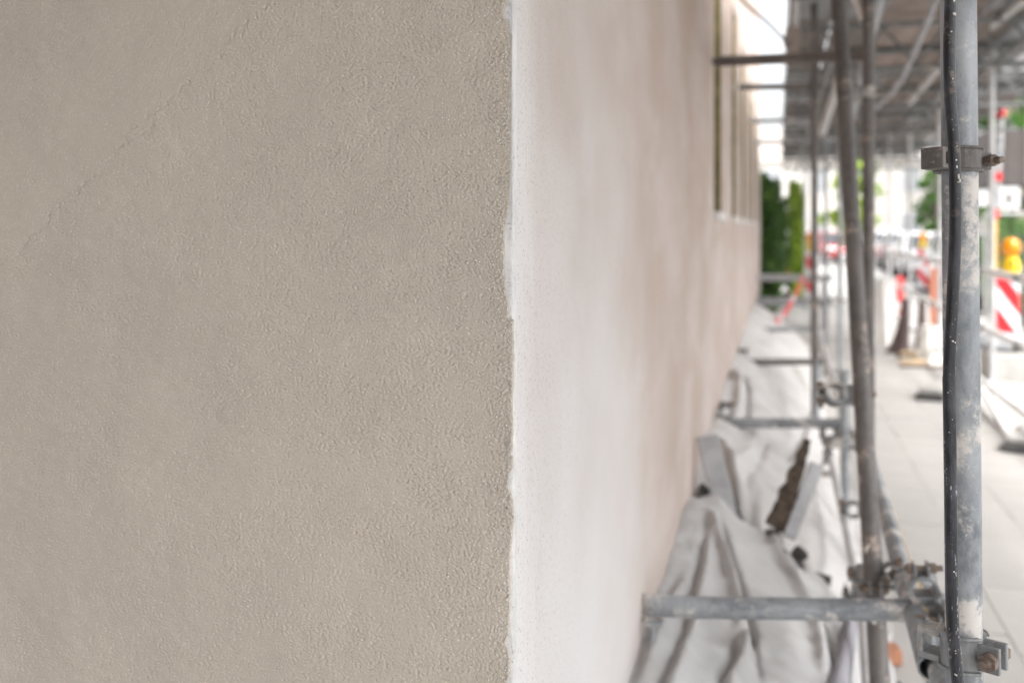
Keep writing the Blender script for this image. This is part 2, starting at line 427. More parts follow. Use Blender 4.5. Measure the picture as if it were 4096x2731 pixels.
def spectral(ny, nx, seed, lam, aniso, ang, bw=.55):
    """band-limited random relief with grains of length lam (m), drawn out along ang (radians from +X towards +Z)"""
    r_ = np.random.default_rng(seed); W = np.fft.rfft2(r_.standard_normal((ny, nx)))
    fy = np.fft.fftfreq(ny, STEP)[:, None]; fx = np.fft.rfftfreq(nx, STEP)[None, :]
    a = fx*math.cos(ang)+fy*math.sin(ang); b = -fx*math.sin(ang)+fy*math.cos(ang)
    f = np.sqrt((a*aniso)**2+b**2)+1e-9
    out = np.fft.irfft2(W*np.exp(-(np.log(f*lam)/bw)**2), s=(ny, nx)); return out/out.std()
def smooth(a, lo, hi): t = np.clip((a-lo)/(hi-lo), 0, 1); return t*t*(3-2*t)
zr = np.arange(.84, 1.85, STEP); xr_ = np.arange(-1.115, -.3085, STEP); ny_, nx_ = len(zr), len(xr_)
low = lambda seed, lam, an=1., ang=0.: spectral(ny_, nx_, seed, lam, an, ang, .7)
a_ = np.array(on_front(274, 0)); b_ = np.array(on_front(65, 205)); d_ = (b_-a_)/np.hypot(*(b_-a_)); nn_ = np.array((d_[1], -d_[0])); nn_ = -nn_ if nn_[0] > 0 else nn_
XX, ZZ = np.meshgrid(xr_, zr)
sdist = (XX-a_[0])*nn_[0]+(ZZ-a_[1])*nn_[1]+.004*low(21, .05)+.0016*low(22, .008)
zone = smooth(sdist, -.001, .0022)
# streaky granules in several trowel directions
A1 = spectral(ny_, nx_, 1, .0036, 2.4, R(-12), .8); A2 = spectral(ny_, nx_, 2, .0036, 2.0, R(-72), .8); A3 = spectral(ny_, nx_, 3, .0037, 2.4, R(-34), .8); A4 = spectral(ny_, nx_, 4, .0034, 1.6, R(78), .8)
w3 = smooth(low(31, .16), .1, .9); w4 = smooth(low(32, .20), .7, 1.3)
n_ = A1*(1-w3)+A3*w3; n_ = n_*(1-w4)+A4*w4; n_ = n_*(1-zone)+A2*zone; n_ += .30*spectral(ny_, nx_, 5, .0026, 1.2, R(-20))
G = np.tanh(n_*.8)*.34 - .85*np.clip(-n_-.85, 0, 1.5)
patch = .7+.3*smooth(low(33, .11, 1.6, 0.), -.8, .8)
edgeamp = .7+.5*smooth(XX, -.85, -.40)
amp = .00112*patch*edgeamp*(1-.35*zone)
near_ = smooth(XX+.006*low(34, .05), -.350, -.328)
Hh = G*amp + .00016*low(35, .030, 1.5)+.00035*low(36, .20)
Hh += -.0006*zone - .0024*np.exp(-(sdist/.0014)**2)*smooth(low(37, .02), -.2, .5)
tear = low(38, .010, 1.4, R(70)); Hh -= near_*.0020*smooth(tear, 1.2, 2.0)*smooth(low(41, .05), -.3, .6); Hh += near_*.00035*low(39, .006)
pits = low(40, .012); Hh -= .0013*smooth(pits, 3.25, 3.7)
vx = []; xe_all = []
xeR = np.array([edge_x(z) + .0010*mnoise.fractal((z*120, 0, 5), 1., 2., 4) for z in zr])
XG = XX.copy(); k0 = int((-.360-xr_[0])/STEP)         # squeeze the last columns onto the ragged edge
t_ = (XX[:, k0:]-xr_[k0])/(xr_[-1]-xr_[k0]); XG[:, k0:] = xr_[k0]+t_*(xeR[:, None]-.0008-xr_[k0])
YG = YW-.0048-Hh
YG[:, -1] = YW-.0034+.0003*np.array([mnoise.noise((z*260, 8, 8)) for z in zr])
back = np.stack([xeR-.0010, np.full(ny_, YW+.0006), zr], -1)[:, None, :]
V = np.concatenate([np.stack([XG, YG, ZZ], -1), back], 1); nc = nx_+1
me = bpy.data.meshes.new('plaster_coat'); nv = ny_*nc; me.vertices.add(nv); me.vertices.foreach_set('co', V.reshape(-1).astype(np.float32))
ii = (np.arange(ny_-1)[:, None]*nc+np.arange(nc-1)[None, :]).reshape(-1)
F = np.stack([ii, ii+1, ii+nc+1, ii+nc], -1).reshape(-1).astype(np.int32); nf = len(ii)
me.loops.add(nf*4); me.loops.foreach_set('vertex_index', F); me.polygons.add(nf)
me.polygons.foreach_set('loop_start', np.arange(nf, dtype=np.int32)*4); me.polygons.foreach_set('use_smooth', np.ones(nf, bool))
me.update(calc_edges=True); me.materials.append(M['tan']); local(link('plaster_coat', me, bld))
# the same coat beyond the picture's edges
mb = MB()
for (x0, x1, z0, z1) in ((-6.5, -1.1155, 0, BH), (-1.1145, -.3125, 0, .8395), (-1.1145, -.3125, 1.8495, BH)): mb.box((x0, YW-.0050, z0), (x1, YW+.001, z1))
local(mb.build('plaster_coat', M['tan'], bld))

# grit beads standing in the coat, thickest along the arris
ico = bmesh.new(); bmesh.ops.create_icosphere(ico, subdivisions=1, radius=1)
iv = np.array([v.co[:] for v in ico.verts]); ifc = [[v.index for v in f.verts] for f in ico.faces]; ico.free()
mb = MB(); cnt = 0
while cnt < 1750:
    z = random.uniform(.93, 1.80); v4 = (228-(z-CH)*995/1.2)*4
    dens = .32 + .7*math.exp(-((v4-2350)/230)**2) + .45*math.exp(-((v4-500)/350)**2) + .3*math.exp(-((v4-1250)/200)**2)
    if random.random() > dens: continue
    if mnoise.noise((z*45, 9, 1)) < random.uniform(-.6, .25): continue
    xe = edge_x(z); d = abs(random.gauss(0, .014)) + .0012
    if random.random() < .22: d = random.uniform(.002, .09)
    r_ = random.choice((.0005, .0006, .0007, .0009, .0011))*random.uniform(.85, 1.1)
    c_ = np.array([xe-d, YW-.0052-r_*.15, z])
    mb.add((iv*r_+c_).tolist(), ifc, 0, True); cnt += 1
for _ in range(260):
    x = random.uniform(-1.05, -.36); z = random.uniform(.9, 1.82); r_ = random.uniform(.0003, .0006)
    mb.add((iv*r_+np.array([x, YW-.0056, z])).tolist(), ifc, 0, True)
tag(local(mb.build('grit', M['bead'], bld)), kind='stuff')
# bits of exposed corner bead profile
for (ya, yb, xp) in ((1745, 1925, 2036.5), (2585, 2690, 2033.5), (10, 900, 2051.5)):
    X, Z1 = on_front(xp/4, ya/4); _, Z0 = on_front(xp/4, yb/4)
    mb = MB(); mb.box((X-.0004, YW-.0055, Z0), (X+.0003, YW-.0040, Z1)); local(mb.build('corner_bead', M['metal_bead'], bld))
# windows
for (a, b, c_, d_) in wins:
    fr = MB()
    x1, x0 = XW-.0005, XW-.13
    fr.add([(x1, a, c_), (x0, a, c_), (x0, a, d_), (x1, a, d_)], [(0, 1, 2, 3)]); fr.add([(x1, b, c_), (x0, b, c_), (x0, b, d_), (x1, b, d_)], [(0, 3, 2, 1)])
    fr.add([(x1, a, d_), (x0, a, d_), (x0, b, d_), (x1, b, d_)], [(0, 1, 2, 3)]); fr.add([(x1, a, c_), (x1, b, c_), (x0, b, c_), (x0, a, c_)], [(0, 1, 2, 3)])
    wn = local(fr.build('window', M['olive'], bld))
    f2 = MB()
    for (y0, y1, z0, z1) in ((a, a+.05, c_, d_), (b-.05, b, c_, d_), (a+.05, b-.05, c_, c_+.05), (a+.05, b-.05, d_-.05, d_), (a+.05, b-.05, (c_+d_)/2-.02, (c_+d_)/2+.02)):
        f2.box((x0-.03, y0, z0), (x0+.035, y1, z1))
    f2.build('frame', M['olive'], wn)
    f3 = MB(); f3.box((x0-.012, a+.05, c_+.05), (x0+.002, b-.05, d_-.05)); f3.build('pane', M['glass'], wn)
    f4 = MB(); f4.box((x0, a-.05, c_-.045), (XW+.028, b+.05, c_-.002)); f4.build('sill', M['sill'], wn, .004)
# unseen wall added left of the frame to darken the plaster front
mb = MB(); mb.box((-3.2, -6, 0), (-1.6, YW-.03, 6.5))
tag(mb.build('shade_wall', M['cabin']), 'added unseen wall that shades the left of the taupe plaster front', 'wall')

# ------------------------------------------------------------------ scaffold
scaf = tag(empty('scaffold', (.3, 1.6, 0)), 'galvanised tube scaffold with boarded deck over the pavement along the pink facade', 'scaffold')
def sp(o): o.matrix_parent_inverse = Matrix.Translation((-.3, -1.6, 0)); return o
TR = .02415
def tube(name, a, b, r=TR, mat='steel', n=20, label=None):
    a = Vector(a); b = Vector(b); L = (b-a).length
    mb = MB(); mb.cyl((0, 0, 0), (0, 0, L), r, n, hollow=r*.84)
    o = link(name, mb.mesh(name, M[mat])); o.parent = scaf
    o.matrix_parent_inverse = Matrix.Translation((-.3, -1.6, 0))
    q = (b-a).to_track_quat('Z', 'Y'); o.location = a; o.rotation_mode = 'QUATERNION'; o.rotation_quaternion = q
    if label: o['label'] = label
    return o

# coupler prototype: band A round local z, band B round local y, bolts at +x side
def arc_band(mb, axis, c, r0, r1, h, a0, a1, n=18):
    vs_ = []
    for i in range(n+1):
        t = a0+(a1-a0)*i/n
        for (rr, hh) in ((r0, -h), (r1, -h), (r1, h), (r0, h)):
            p = (rr*math.cos(t), rr*math.sin(t), hh)
            p = Vector(p) if axis == 'z' else Vector((p[0], p[2], p[1]))
            vs_.append(p+Vector(c))
    fs = []
    for i in range(n):
        for k in range(4): fs.append((i*4+k, i*4+(k+1) % 4, (i+1)*4+(k+1) % 4, (i+1)*4+k))
    fs += [(3, 2, 1, 0), (n*4, n*4+1, n*4+2, n*4+3)]
    mb.add(vs_, fs, 0, False)
def coupler_meshes():
    mb = MB()
    for ax, c, s in (('z', (0, 0, 0), 1), ('y', (-.0565, 0, 0), -1)):
        arc_band(mb, ax, c, .0245, .0305, .023, R(25), R(335))
        # raised rims
        for hh in (-.021, .021):
            cc = Vector(c)+(Vector((0, 0, hh)) if ax == 'z' else Vector((0, hh, 0)))
            arc_band(mb, ax, cc, .030, .0335, .0028, R(25), R(335))
    mb.box((-.040, -.020, -.020), (-.0165, .020, .020))
    # flap lugs
    for (y0, y1) in ((.010, .017), (-.017, -.010)):
        mb.box((.020, y0, -.017), (.052, y1, .017))
    for (z0, z1) in ((.010, .017), (-.017, -.010)):
        mb.box((-.108, -.017, z0), (-.080, .017, z1))
    cm = mb.mesh('coupler', M['clamp'])
    b1 = MB(); b1.cyl((.042, -.034, 0), (.042, .040, 0), .0062, 10)
    for k in range(6): b1.cyl((.042, .024+k*.0028, 0), (.042, .0254+k*.0028, 0), .0072, 10)
    n1 = MB(); n1.cyl((.042, .0175, 0), (.042, .030, 0), .0125, 6)
    nm_ = n1.mesh('nut', M['rust']); b1.cyl((.042, -.030, 0), (.042, -.0175, 0), .0115, 6); bm_ = b1.mesh('bolt', M['rust'])
    b2 = MB(); b2.cyl((-.098, 0, -.034), (-.098, 0, .044), .0062, 10); n2 = MB(); n2.cyl((-.098, 0, .0175), (-.098, 0, .030), .0125, 6)
    b2.cyl((-.098, 0, -.030), (-.098, 0, -.0175), .0115, 6)
    # single band with a wedge lug on the far side
    mb = MB(); arc_band(mb, 'z', (0, 0, 0), .0245, .0305, .025, R(25), R(335))
    for hh in (-.023, .023): arc_band(mb, 'z', (0, 0, hh), .030, .0340, .0028, R(25), R(335))
    for (y0, y1) in ((.010, .017), (-.017, -.010)): mb.box((.020, y0, -.018), (.054, y1, .018))
    mb.box((-.052, -.018, .012), (-.026, .018, .022)); mb.box((-.052, -.018, -.022), (-.026, .018, -.012)); mb.box((-.058, -.018, -.022), (-.050, .018, .022))
    return cm, bm_, nm_, b2.mesh('bolt', M['rust']), n2.mesh('nut', M['rust']), mb.mesh('coupler', M['clamp'])
CPL = coupler_meshes()
def coupler(p, zdir, xdir, second=True, mat=None, flat=1.):
    o = link('coupler', CPL[0] if second else CPL[5]); o.parent = scaf; o.matrix_parent_inverse = Matrix.Translation((-.3, -1.6, 0))
    o.matrix_basis = frame_to(p, zdir, xdir) @ Matrix.Diagonal((1, 1, flat, 1))
    link('bolt', CPL[1], o); link('nut', CPL[2], o)
    if second: link('bolt', CPL[3], o); link('nut', CPL[4], o)
    if mat: o.material_slots[0].link = 'OBJECT'; o.material_slots[0].material = M[mat]
    bv = o.modifiers.new('bevel', 'BEVEL'); bv.width = .0022; bv.segments = 2; bv.limit_method = 'ANGLE'
    return o

XI, XO, HD = .33, 1.72, 3.05
# near standard, slightly out of plumb
nt0 = P(957.2, 720, 1.43); nt1 = P(957.2-3.5, -60, 1.43)
nt0 = P(964.5, 690, 1.385); nt1 = P(957, -120, 1.42)
dn = (nt0-nt1).normalized()
tube('standard', nt0+dn*((nt0.z-.02)/-dn.z if dn.z else 0), nt1-dn*1.2, mat='steel_dusty', n=40, label='nearest galvanised standard with plaster smears')
# leaning brown tube
la = P(880, 684, 2.42); lb = P(839, 4, 3.30); dl = (la-lb).normalized()
tube('raking_tube', la+dl*.62, lb-dl*.9, mat='steel_brown', n=28, label='dark brown mortar-spotted tube leaning along the street')
# inner standards
inner = [P(868.5, 300, 4.0), P(814.5, 300, 6.9), P(840, 300, 9.6), P(826, 300, 12.6), P(812, 300, 15.2), P(805, 300, 18)]
for p in inner: tube('standard', (p.x, p.y, .02), (p.x, p.y, 3.6), mat='steel_brown' if p.y < 8 else 'steel', r=TR if p.y > 5 else TR, n=20)
p = inner[0]
outer_y = [7.78, 9.09, 11.9, 14.5, 17.1, 19.7, 21.2]
for y in outer_y: tube('standard', (XO, y, .02), (XO, y, 3.6), mat='steel_light', n=16)
tube('standard', (XO, 3.0, .02), (XO, 3.0, 3.6), mat='steel_light', n=16)
# guard rails on the street side
for h, m_ in ((1.14, 'rail'), (.66, 'rail'), (.20, 'rail')):
    tube('guard_rail', (XO-.05, 2.2, h), (XO-.05, 21.4, h), mat=m_, n=14, r=.03)
tube('brace', P(975, 376, 9.0), P(1040, 495, 6.0), mat='rail', n=14)
for y in outer_y[:5]:
    for h in (1.14, .66): coupler((XO, y, h), (0, 0, 1), (1, 0, 0))
# facade ties: (left point, right point)
def tie(lu, lv, ru, rv, zl, zr, mat='steel_dusty', n=24, r=TR, eye=True, flat=False):
    a = P(lu, lv, zl); b = P(ru, rv, zr); d = (b-a).normalized()
    t = tube('wall_tie', a+d*(.16 if flat else .03), b, r=r, mat=mat, n=n)
    loc = Matrix.Translation(a)
    if flat:                        # flattened, dust-caked end of the tube
        mb = MB(); q = d.to_track_quat('X', 'Z'); N = 24; prev = None; vs_, fs_ = [], []
        for i in range(9):
            t_ = i/8; e = (1-t_)**1.5
            for k in range(N):
                an = 2*math.pi*k/N; ry = r*(1-.72*e); rz = r*(1+.25*e)
                vs_.append(a + q @ Vector((.162*t_, ry*math.cos(an), rz*math.sin(an)*(1 if math.sin(an) > 0 or t_ > .6 else 1-.3*e))))
        for i in range(8):
            for k in range(N): fs_.append((i*N+k, i*N+(k+1) % N, (i+1)*N+(k+1) % N, (i+1)*N+k))
        fs_.append(tuple(range(N))[::-1]); mb.add(vs_, fs_, 0, True)
        sp(mb.build('tube_end', M['steel_dusty'], scaf))
    if eye:
        mb = MB(); c = a - d*.012 + Vector((0, 0, -.005 if not flat else -.022)); R_ = .013
        pts = [c + d*(R_*math.cos(t_)) + Vector((0, 0, R_*math.sin(t_))) for t_ in np.linspace(0, 2*math.pi, 19)]
        mb.path(pts, .0045, 8)
        mb.cyl(c-d*R_, Vector((XW-.01, c.y-d.y*.02, c.z)), .005, 8)
        sp(mb.build('ring_bolt', M['clamp'], scaf))
    return a, b
a1, b1 = tie(643.5, 606, 948, 610, 2.33, 2.155, flat=True, n=40)
a2, b2 = tie(714, 422.5, 850, 423, 4.90, 4.70)
a3, b3 = tie(736, 362, 830, 361, 7.43, 7.25, mat='steel_brown')
tie(748.5, 329, 812, 328.5, 10.1, 9.95); tie(754, 304, 811, 303.5, 12.6, 12.5)
tie(711, 61.5, 868, 55, 4.70, 4.05, mat='steel_brown'); tie(735, 87, 823, 86, 7.4, 7.2, mat='steel_brown'); tie(747, 121, 815, 119, 10, 9.8); tie(753, 142, 812, 141, 12.5, 12.3)
# dusty clutter of clamps where the ties meet the wall
for (a, d_) in ((a2, .06), (a3, .05)):
    coupler(a+Vector((d_, 0, 0)), (1, 0, 0), (0, 0, -1))
    tube('anchor_strut', a+Vector((.03, .02, -.16)), a+Vector((.03, .02, .09)), r=.011, mat='steel_dusty', n=10)
mb = MB(); c = P(648, 618, 2.30)
mb.box((c.x-.005, c.y-.012, c.z-.013), (c.x+.034, c.y+.012, c.z-.003)); mb.cyl((c.x+.004, c.y, c.z-.14), (c.x+.012, c.y, c.z-.01), .0065, 10)
mb.cyl((c.x-.012, c.y+.03, c.z-.27), (c.x+.004, c.y, c.z-.14), .010, 10)
sp(mb.build('tie_hook', M['steel_dusty'], scaf))
# ledger running back along the street, with lath beside it
tube('ledger', P(931, 668, 1.86), P(868, 452, 4.1), mat='steel_dusty', n=32)
mb = MB(); A = P(923, 612, 2.15); B = P(876, 470, 3.9); d = (B-A)
mt = frame_to(A, d, (1, 0, 0)); mb.box((-.010, -.014, -.02), (.010, .014, d.length), mat=mt)
tag(mb.build('timber_lath', M['lath']), 'thin yellow timber lath lying along the ledger behind the near clamps', 'lath')
tube('brace', P(818, 332, 7.6), P(847, 424, 4.75), r=.020, mat='steel_light', n=14)
tube('brace', P(830, 455, 5.0), P(862, 604, 3.15), r=.016, mat='steel_light', n=16)
tube('brace', P(862, 604, 3.15), P(868, 690, 2.75), r=.016, mat='steel_light', n=16)
# near clamps
coupler(P(924, 609, 2.165), P(948, 610, 2.155)-P(643, 606, 2.33), (.15, .2, -1))
coupler(P(908, 582, 2.42), P(868, 452, 4.1)-P(931, 668, 1.86), (-.8, .1, .5))
coupler(P(869, 574, 2.56), dl, (-1, .2, .1))
coupler(P(870, 590, 2.53), dl, (.2, -1, .1))
coupler(P(935, 640, 2.06), P(868, 452, 4.1)-P(931, 668, 1.86), (0, 1, .4))
coupler(P(951, 612, 2.12), (0, 0, 1), (0, 1, 0))
tube('ledger', P(921, 617, 2.22), P(952, 700, 1.72), mat='steel_dusty', n=32, r=.0242)
coupler(P(963.4, 648, 1.387), dn, (.85, -.50, .0), False)
coupler(P(957.8, 160, 1.41), dn, (.70, .72, 0), False, 'steel_brown', .68); 
coupler(P(855, 395, 2.9), dl, (1, .3, .2))
mb = MB()
for (u_, v_, z_, r_) in ((858, 345, 3.02, .019), (857, 372, 2.99, .014), (845, 240, 3.1, .014), (871, 553, 2.58, .017), (875, 618, 2.5, .011), (864, 470, 2.78, .010)):
    c = np.array(P(u_-2, v_, z_*.985)); mb.add((iv*np.array([r_*.7, r_*.5, r_*1.5])*(1+.25*rng.standard_normal((len(iv), 1)).clip(-1, 1))+c).tolist(), ifc, 0, True)
tag(sp(mb.build('mortar_crust', M['splash'], scaf)), kind='stuff')
coupler((inner[0].x, inner[0].y, 1.5-(510-228)/995*4), (0, 0, 1), (1, 0, 0)); coupler((inner[0].x, inner[0].y, 1.5+(228-92)/995*4), (0, 0, 1), (1, 0, 0))
coupler(P(843, 432, 4.7), (0, 0, 1), (1, 0, 0)); coupler(P(829, 372, 7.2), (0, 0, 1), (1, 0, 0)); coupler(P(828, 455, 5.0), (1, 0, 0), (0, 0, 1))
coupler(P(840, 300, 9.6), (0, 0, 1), (1, 0, 0)); coupler(P(846, 442, 4.6), (0, 1, 0), (1, 0, 0))
tube('short_standard', (P(817, 420, 6.6).x, P(817, 420, 6.6).y, .1), P(817, 360, 6.6), r=.02, mat='steel', n=14)
tube('short_standard', (P(845, 430, 4.6).x, P(845, 430, 4.6).y, .02), P(845, 370, 4.6), r=.02, mat='steel', n=16)
# deck: transoms, lattice girders, boards
deck_y0 = 2.62; BAY = 2.57
for b in range(-2, 8):
    y = deck_y0+b*BAY
    # lattice girder across the pavement
    gz0, gz1 = HD-.38, HD-.06
    gm = MB(); gm.cyl((.05, y, gz0), (2.72, y, gz0), .022, 12); gm.cyl((.05, y, gz1), (2.72, y, gz1), .022, 12)
    gird = sp(gm.build('lattice_girder', M['steel_dark'], scaf))
    for i in range(6):
        x0 = .1+i*.43; s_ = MB(); s_.cyl((x0, y, gz0+.02), (x0+.215, y, gz1-.02), .012, 8); s_.build('lattice_strut', M['steel_dark'], gird)
        s_ = MB(); s_.cyl((x0+.215, y, gz1-.02), (x0+.43, y, gz0+.02), .012, 8); s_.build('lattice_strut', M['steel_dark'], gird)
    tm = MB(); tm.box((.06, y+1.25, HD-.065), (2.75, y+1.30, HD-.004)); sp(tm.build('transom', M['steel_dark'], scaf, .004))
def board_mesh(w_, L, mat, ribs=False):
    mb = MB(); mb.box((0, 0, 0), (w_, L, .045))
    if ribs:
        mb = MB(); n = int(w_/.022)
        pts = []
        for i in range(n+1): pts.append((i*w_/n, .0 if i % 2 else .012))
        vs_ = [(x, 0, z) for x, z in pts]+[(x, L, z) for x, z in pts]; m = len(pts)
        mb.add(vs_, [(i, i+1, m+i+1, m+i) for i in range(m-1)]); mb.box((0, 0, .02), (w_, L, .045))
        mb.box((-.001, 0, -.03), (.012, L, .02)); mb.box((w_-.012, 0, -.03), (w_+.001, L, .02))
    return mb.mesh('deck_board', mat)
bms = [board_mesh(.315, 2.55, M['wood']), board_mesh(.315, 2.55, M['wood2']), board_mesh(.315, 2.55, M['steel'], True)]
for b in range(-2, 8):
    for i in range(8):
        x = .065+i*.335
        if (b, i) in ((1, 7), (2, 6), (5, 7)): continue
        kind = 2 if (b in (1,) and i in (0, 1)) or (i >= 6 and b < 4) or random.random() < .12 else (0 if random.random() < .62 else 1)
        o = link('deck_board', bms[kind], scaf); sp(o); o.location = (x, deck_y0+b*BAY, HD+random.uniform(0, .004))
    tb = MB(); tb.box((.052, deck_y0+b*BAY, HD+.05), (.058, deck_y0+b*BAY+2.55, HD+.20)); sp(tb.build('toe_board', M['wood2'], scaf))
for i in range(4, 8):  # unseen boards added left of the corner to shade the plaster front
    eb = MB(); eb.box((-3.1, -2.5+i*.445, HD), (XW+.02, -2.5+i*.445+.425, HD+.045)); sp(eb.build('deck_board', M['wood2'], scaf))
for y0_, L_ in ((-2.5, 2.5), (.02, 2.5), (2.54, 1.75)):
    eb = MB(); eb.box((XW+.03, y0_, HD), (.05, y0_+L_, HD+.045)); sp(eb.build('deck_board', M['wood'], scaf))
# braces under the deck
tube('brace', P(884, -25, 3.7), P(852, 118, 8.2), mat='steel', n=16)
tube('brace', P(853, -12, 4.4), P(866, 22, 4.0), mat='steel_light', n=16, r=.022)
tube('brace', P(842, 70, 7.5), P(822, 132, 9.4), mat='steel_light', n=14, r=.035)
tube('brace', P(1040, -14, 5.6), P(975, 40, 9.0), mat='steel_light', n=14, r=.03)
tube('brace', P(962, 40, 7.6), P(905, 108, 10.6), mat='steel_light', n=14, r=.03)
tube('brace', P(980, 30, 8.0), P(1020, 72, 8.2), mat='steel_dark', n=12, r=.02)
tube('brace', P(796, 0, 6.6), P(795, 55, 6.9), mat='steel_light', n=12, r=.02)
tube('ledger', (XI, 2.5, 2.62), (XI, 21, 2.62), mat='steel_dark', n=12)
tube('ledger', (XO, 2.5, 2.86), (XO, 21, 2.86), mat='steel_dark', n=12)
# flat strap end hanging from the deck edge
mb = MB(); c = P(793, 42, 6.6)
pl = [(-.045, .10), (.05, .10), (.055, -.02), (.02, -.11), (-.02, -.11), (-.065, .0)]
vs_ = [(c.x+x, c.y-.02, c.z+z) for x, z in pl]+[(c.x+x, c.y+.02, c.z+z) for x, z in pl]
mb.add(vs_, [tuple(range(6)), tuple(range(11, 5, -1))]+[(i, i+6, (i+1) % 6+6, (i+1) % 6) for i in range(6)])
sp(mb.build('console_bracket', M['wood2'], scaf, .006))

# loose line under the deck
mb = MB(); mb.path([P(940, -10, 5.0), P(926, 25, 5.6), P(913, 55, 6.1), P(903, 76, 6.5), P(892, 93, 7.0), P(878, 106, 7.6), P(864, 112, 8.2)], .017, 10)
tag(mb.build('hose', M['tarp_grey']), 'grey hose sagging below the scaffold deck between the two posts', 'hose')
mb = MB(); mb.path([P(735, -8, 5.4), P(750, 8, 5.7), P(765, 20, 6.0), P(778, 33, 6.3), P(788, 44, 6.6)], .010, 8)
tag(mb.build('rope', M['wood2']), 'brown rope hanging from the facade to the deck edge bracket', 'rope')

# ------------------------------------------------------------------ black cable
cp = [(-260, 3806), (0, 3803), (200, 3796), (400, 3801), (540, 3813), (700, 3820), (850, 3822), (980, 3820), (1100, 3815), (1200, 3810), (1300, 3805), (1400, 3799), (1520, 3795),
 (1650, 3798), (1850, 3801), (2000, 3803), (2100, 3804), (2270, 3806), (2430, 3808), (2540, 3813), (2640, 3822), (2731, 3832), (2900, 3852)]
cy = np.array([c[0] for c in cp], float); cx = np.array([c[1] for c in cp], float)
pts, rad = [], []
for y in np.arange(-700, 3200, 14):
    kern = np.exp(-np.linspace(-1.5, 1.5, 9)**2); xs_ = np.interp(y+np.linspace(-60, 60, 9), cy, cx); x = float((xs_*kern).sum()/kern.sum())
    pts.append(P(x/4, y/4, 1.235)); rad.append(.00715*(1+.05*mnoise.noise((0, 0, y*.004))+.02*mnoise.noise((4, 0, y*.03)))*(1 + .06*(y > 1500)))
tail = pts[-1]; 
mb = MB(); mb.path(pts, rad, 28)
cb = mb.build('cable', M['cable'])
tag(cb, 'thick black rubber cable with white plaster specks hanging before the nearest scaffold tube', 'cable')
# plaster splashes on it: (x, y in 4096ths, size px)
spl = [(3806, 5, 10, 1.5), (3808, 60, 13, 1), (3815, 640, 7, 1), (3817, 667, 6, 2), (3824, 705, 9, 2), (3830, 722, 8, 2.2), (3822, 728, 5, 1), (3795, 130, 7, 1), (3801, 318, 4, 1.5),
 (3799, 480, 3, 1), (3817, 585, 5, 1), (3801, 1360, 8, 1), (3812, 1366, 7, 1), (3792, 1343, 3, 1), (3817, 1469, 4, 2), (3783, 1565, 5, 1), (3790, 1558, 3, 3), (3818, 1565, 4, 1),
 (3799, 1672, 5, 1.2), (3787, 1722, 5, 2), (3792, 1724, 4, 1), (3818, 1622, 3, 1), (3822, 2043, 6, 2), (3828, 2079, 4, 2), (3831, 2229, 5, 2), (3806, 2276, 8, 1), (3811, 2281, 6, 1),
 (3822, 2405, 5, 1.4), (3804, 2450, 3, 1), (3820, 2475, 4, 1), (3792, 2505, 4, 2), (3826, 2538, 7, 1.6), (3797, 2522, 3, 1), (3812, 2590, 6, 1), (3813, 2600, 5, 1), (3838, 2604, 7, 1.4), (3815, 2686, 10, 1.1), (3806, 2690, 4, 1),
 (3838, 2640, 5, 1.6), (3823, 2585, 4, 1)]
for _ in range(150):
    y = random.choice((random.uniform(1900, 2731), random.uniform(2350, 2731), random.uniform(0, 2731)))
    spl.append((np.interp(y, cy, cx)+random.uniform(-22, 22), y, random.choice((1.1, 1.4, 1.8, 2.4)), random.choice((1, 1, 2.2))))
mb = MB()
fwd = Vector((-math.sin(TH), math.cos(TH), 0)); rt = Vector((math.cos(TH), math.sin(TH), 0))
for (x, y, s_, asp) in spl:
    c0 = P(float(np.interp(y, cy, cx))/4, y/4, 1.235); off = (x-float(np.interp(y, cy, cx)))/4/995*1.235
    r_ = .0072; off = max(-.0071, min(.0071, off)); ang = math.asin(off/.0073)
    nrm = rt*math.sin(ang)-fwd*math.cos(ang); tng = rt*math.cos(ang)+fwd*math.sin(ang); c = c0+nrm*r_
    e = s_/4/995*1.235*.62
    for q in range(1 if s_ < 4 else 4):
        cc = c + (tng*random.uniform(-1, 1)*.5+Vector((0, 0, random.uniform(-1, 1)*.5*asp)))*e*(0 if q == 0 else 1); ee = e*(1 if q == 0 else random.uniform(.4, .8))
        mb.add([cc + tng*(v_[0]*ee*random.uniform(.8, 1.15)) + Vector((0, 0, v_[1]*ee*asp*random.uniform(.8, 1.15))) + nrm*(v_[2]*min(ee, .0009)*.6) for v_ in iv], ifc, 0, True)
tag(mb.build('plaster_splash', M['splash'], cb), kind='stuff')

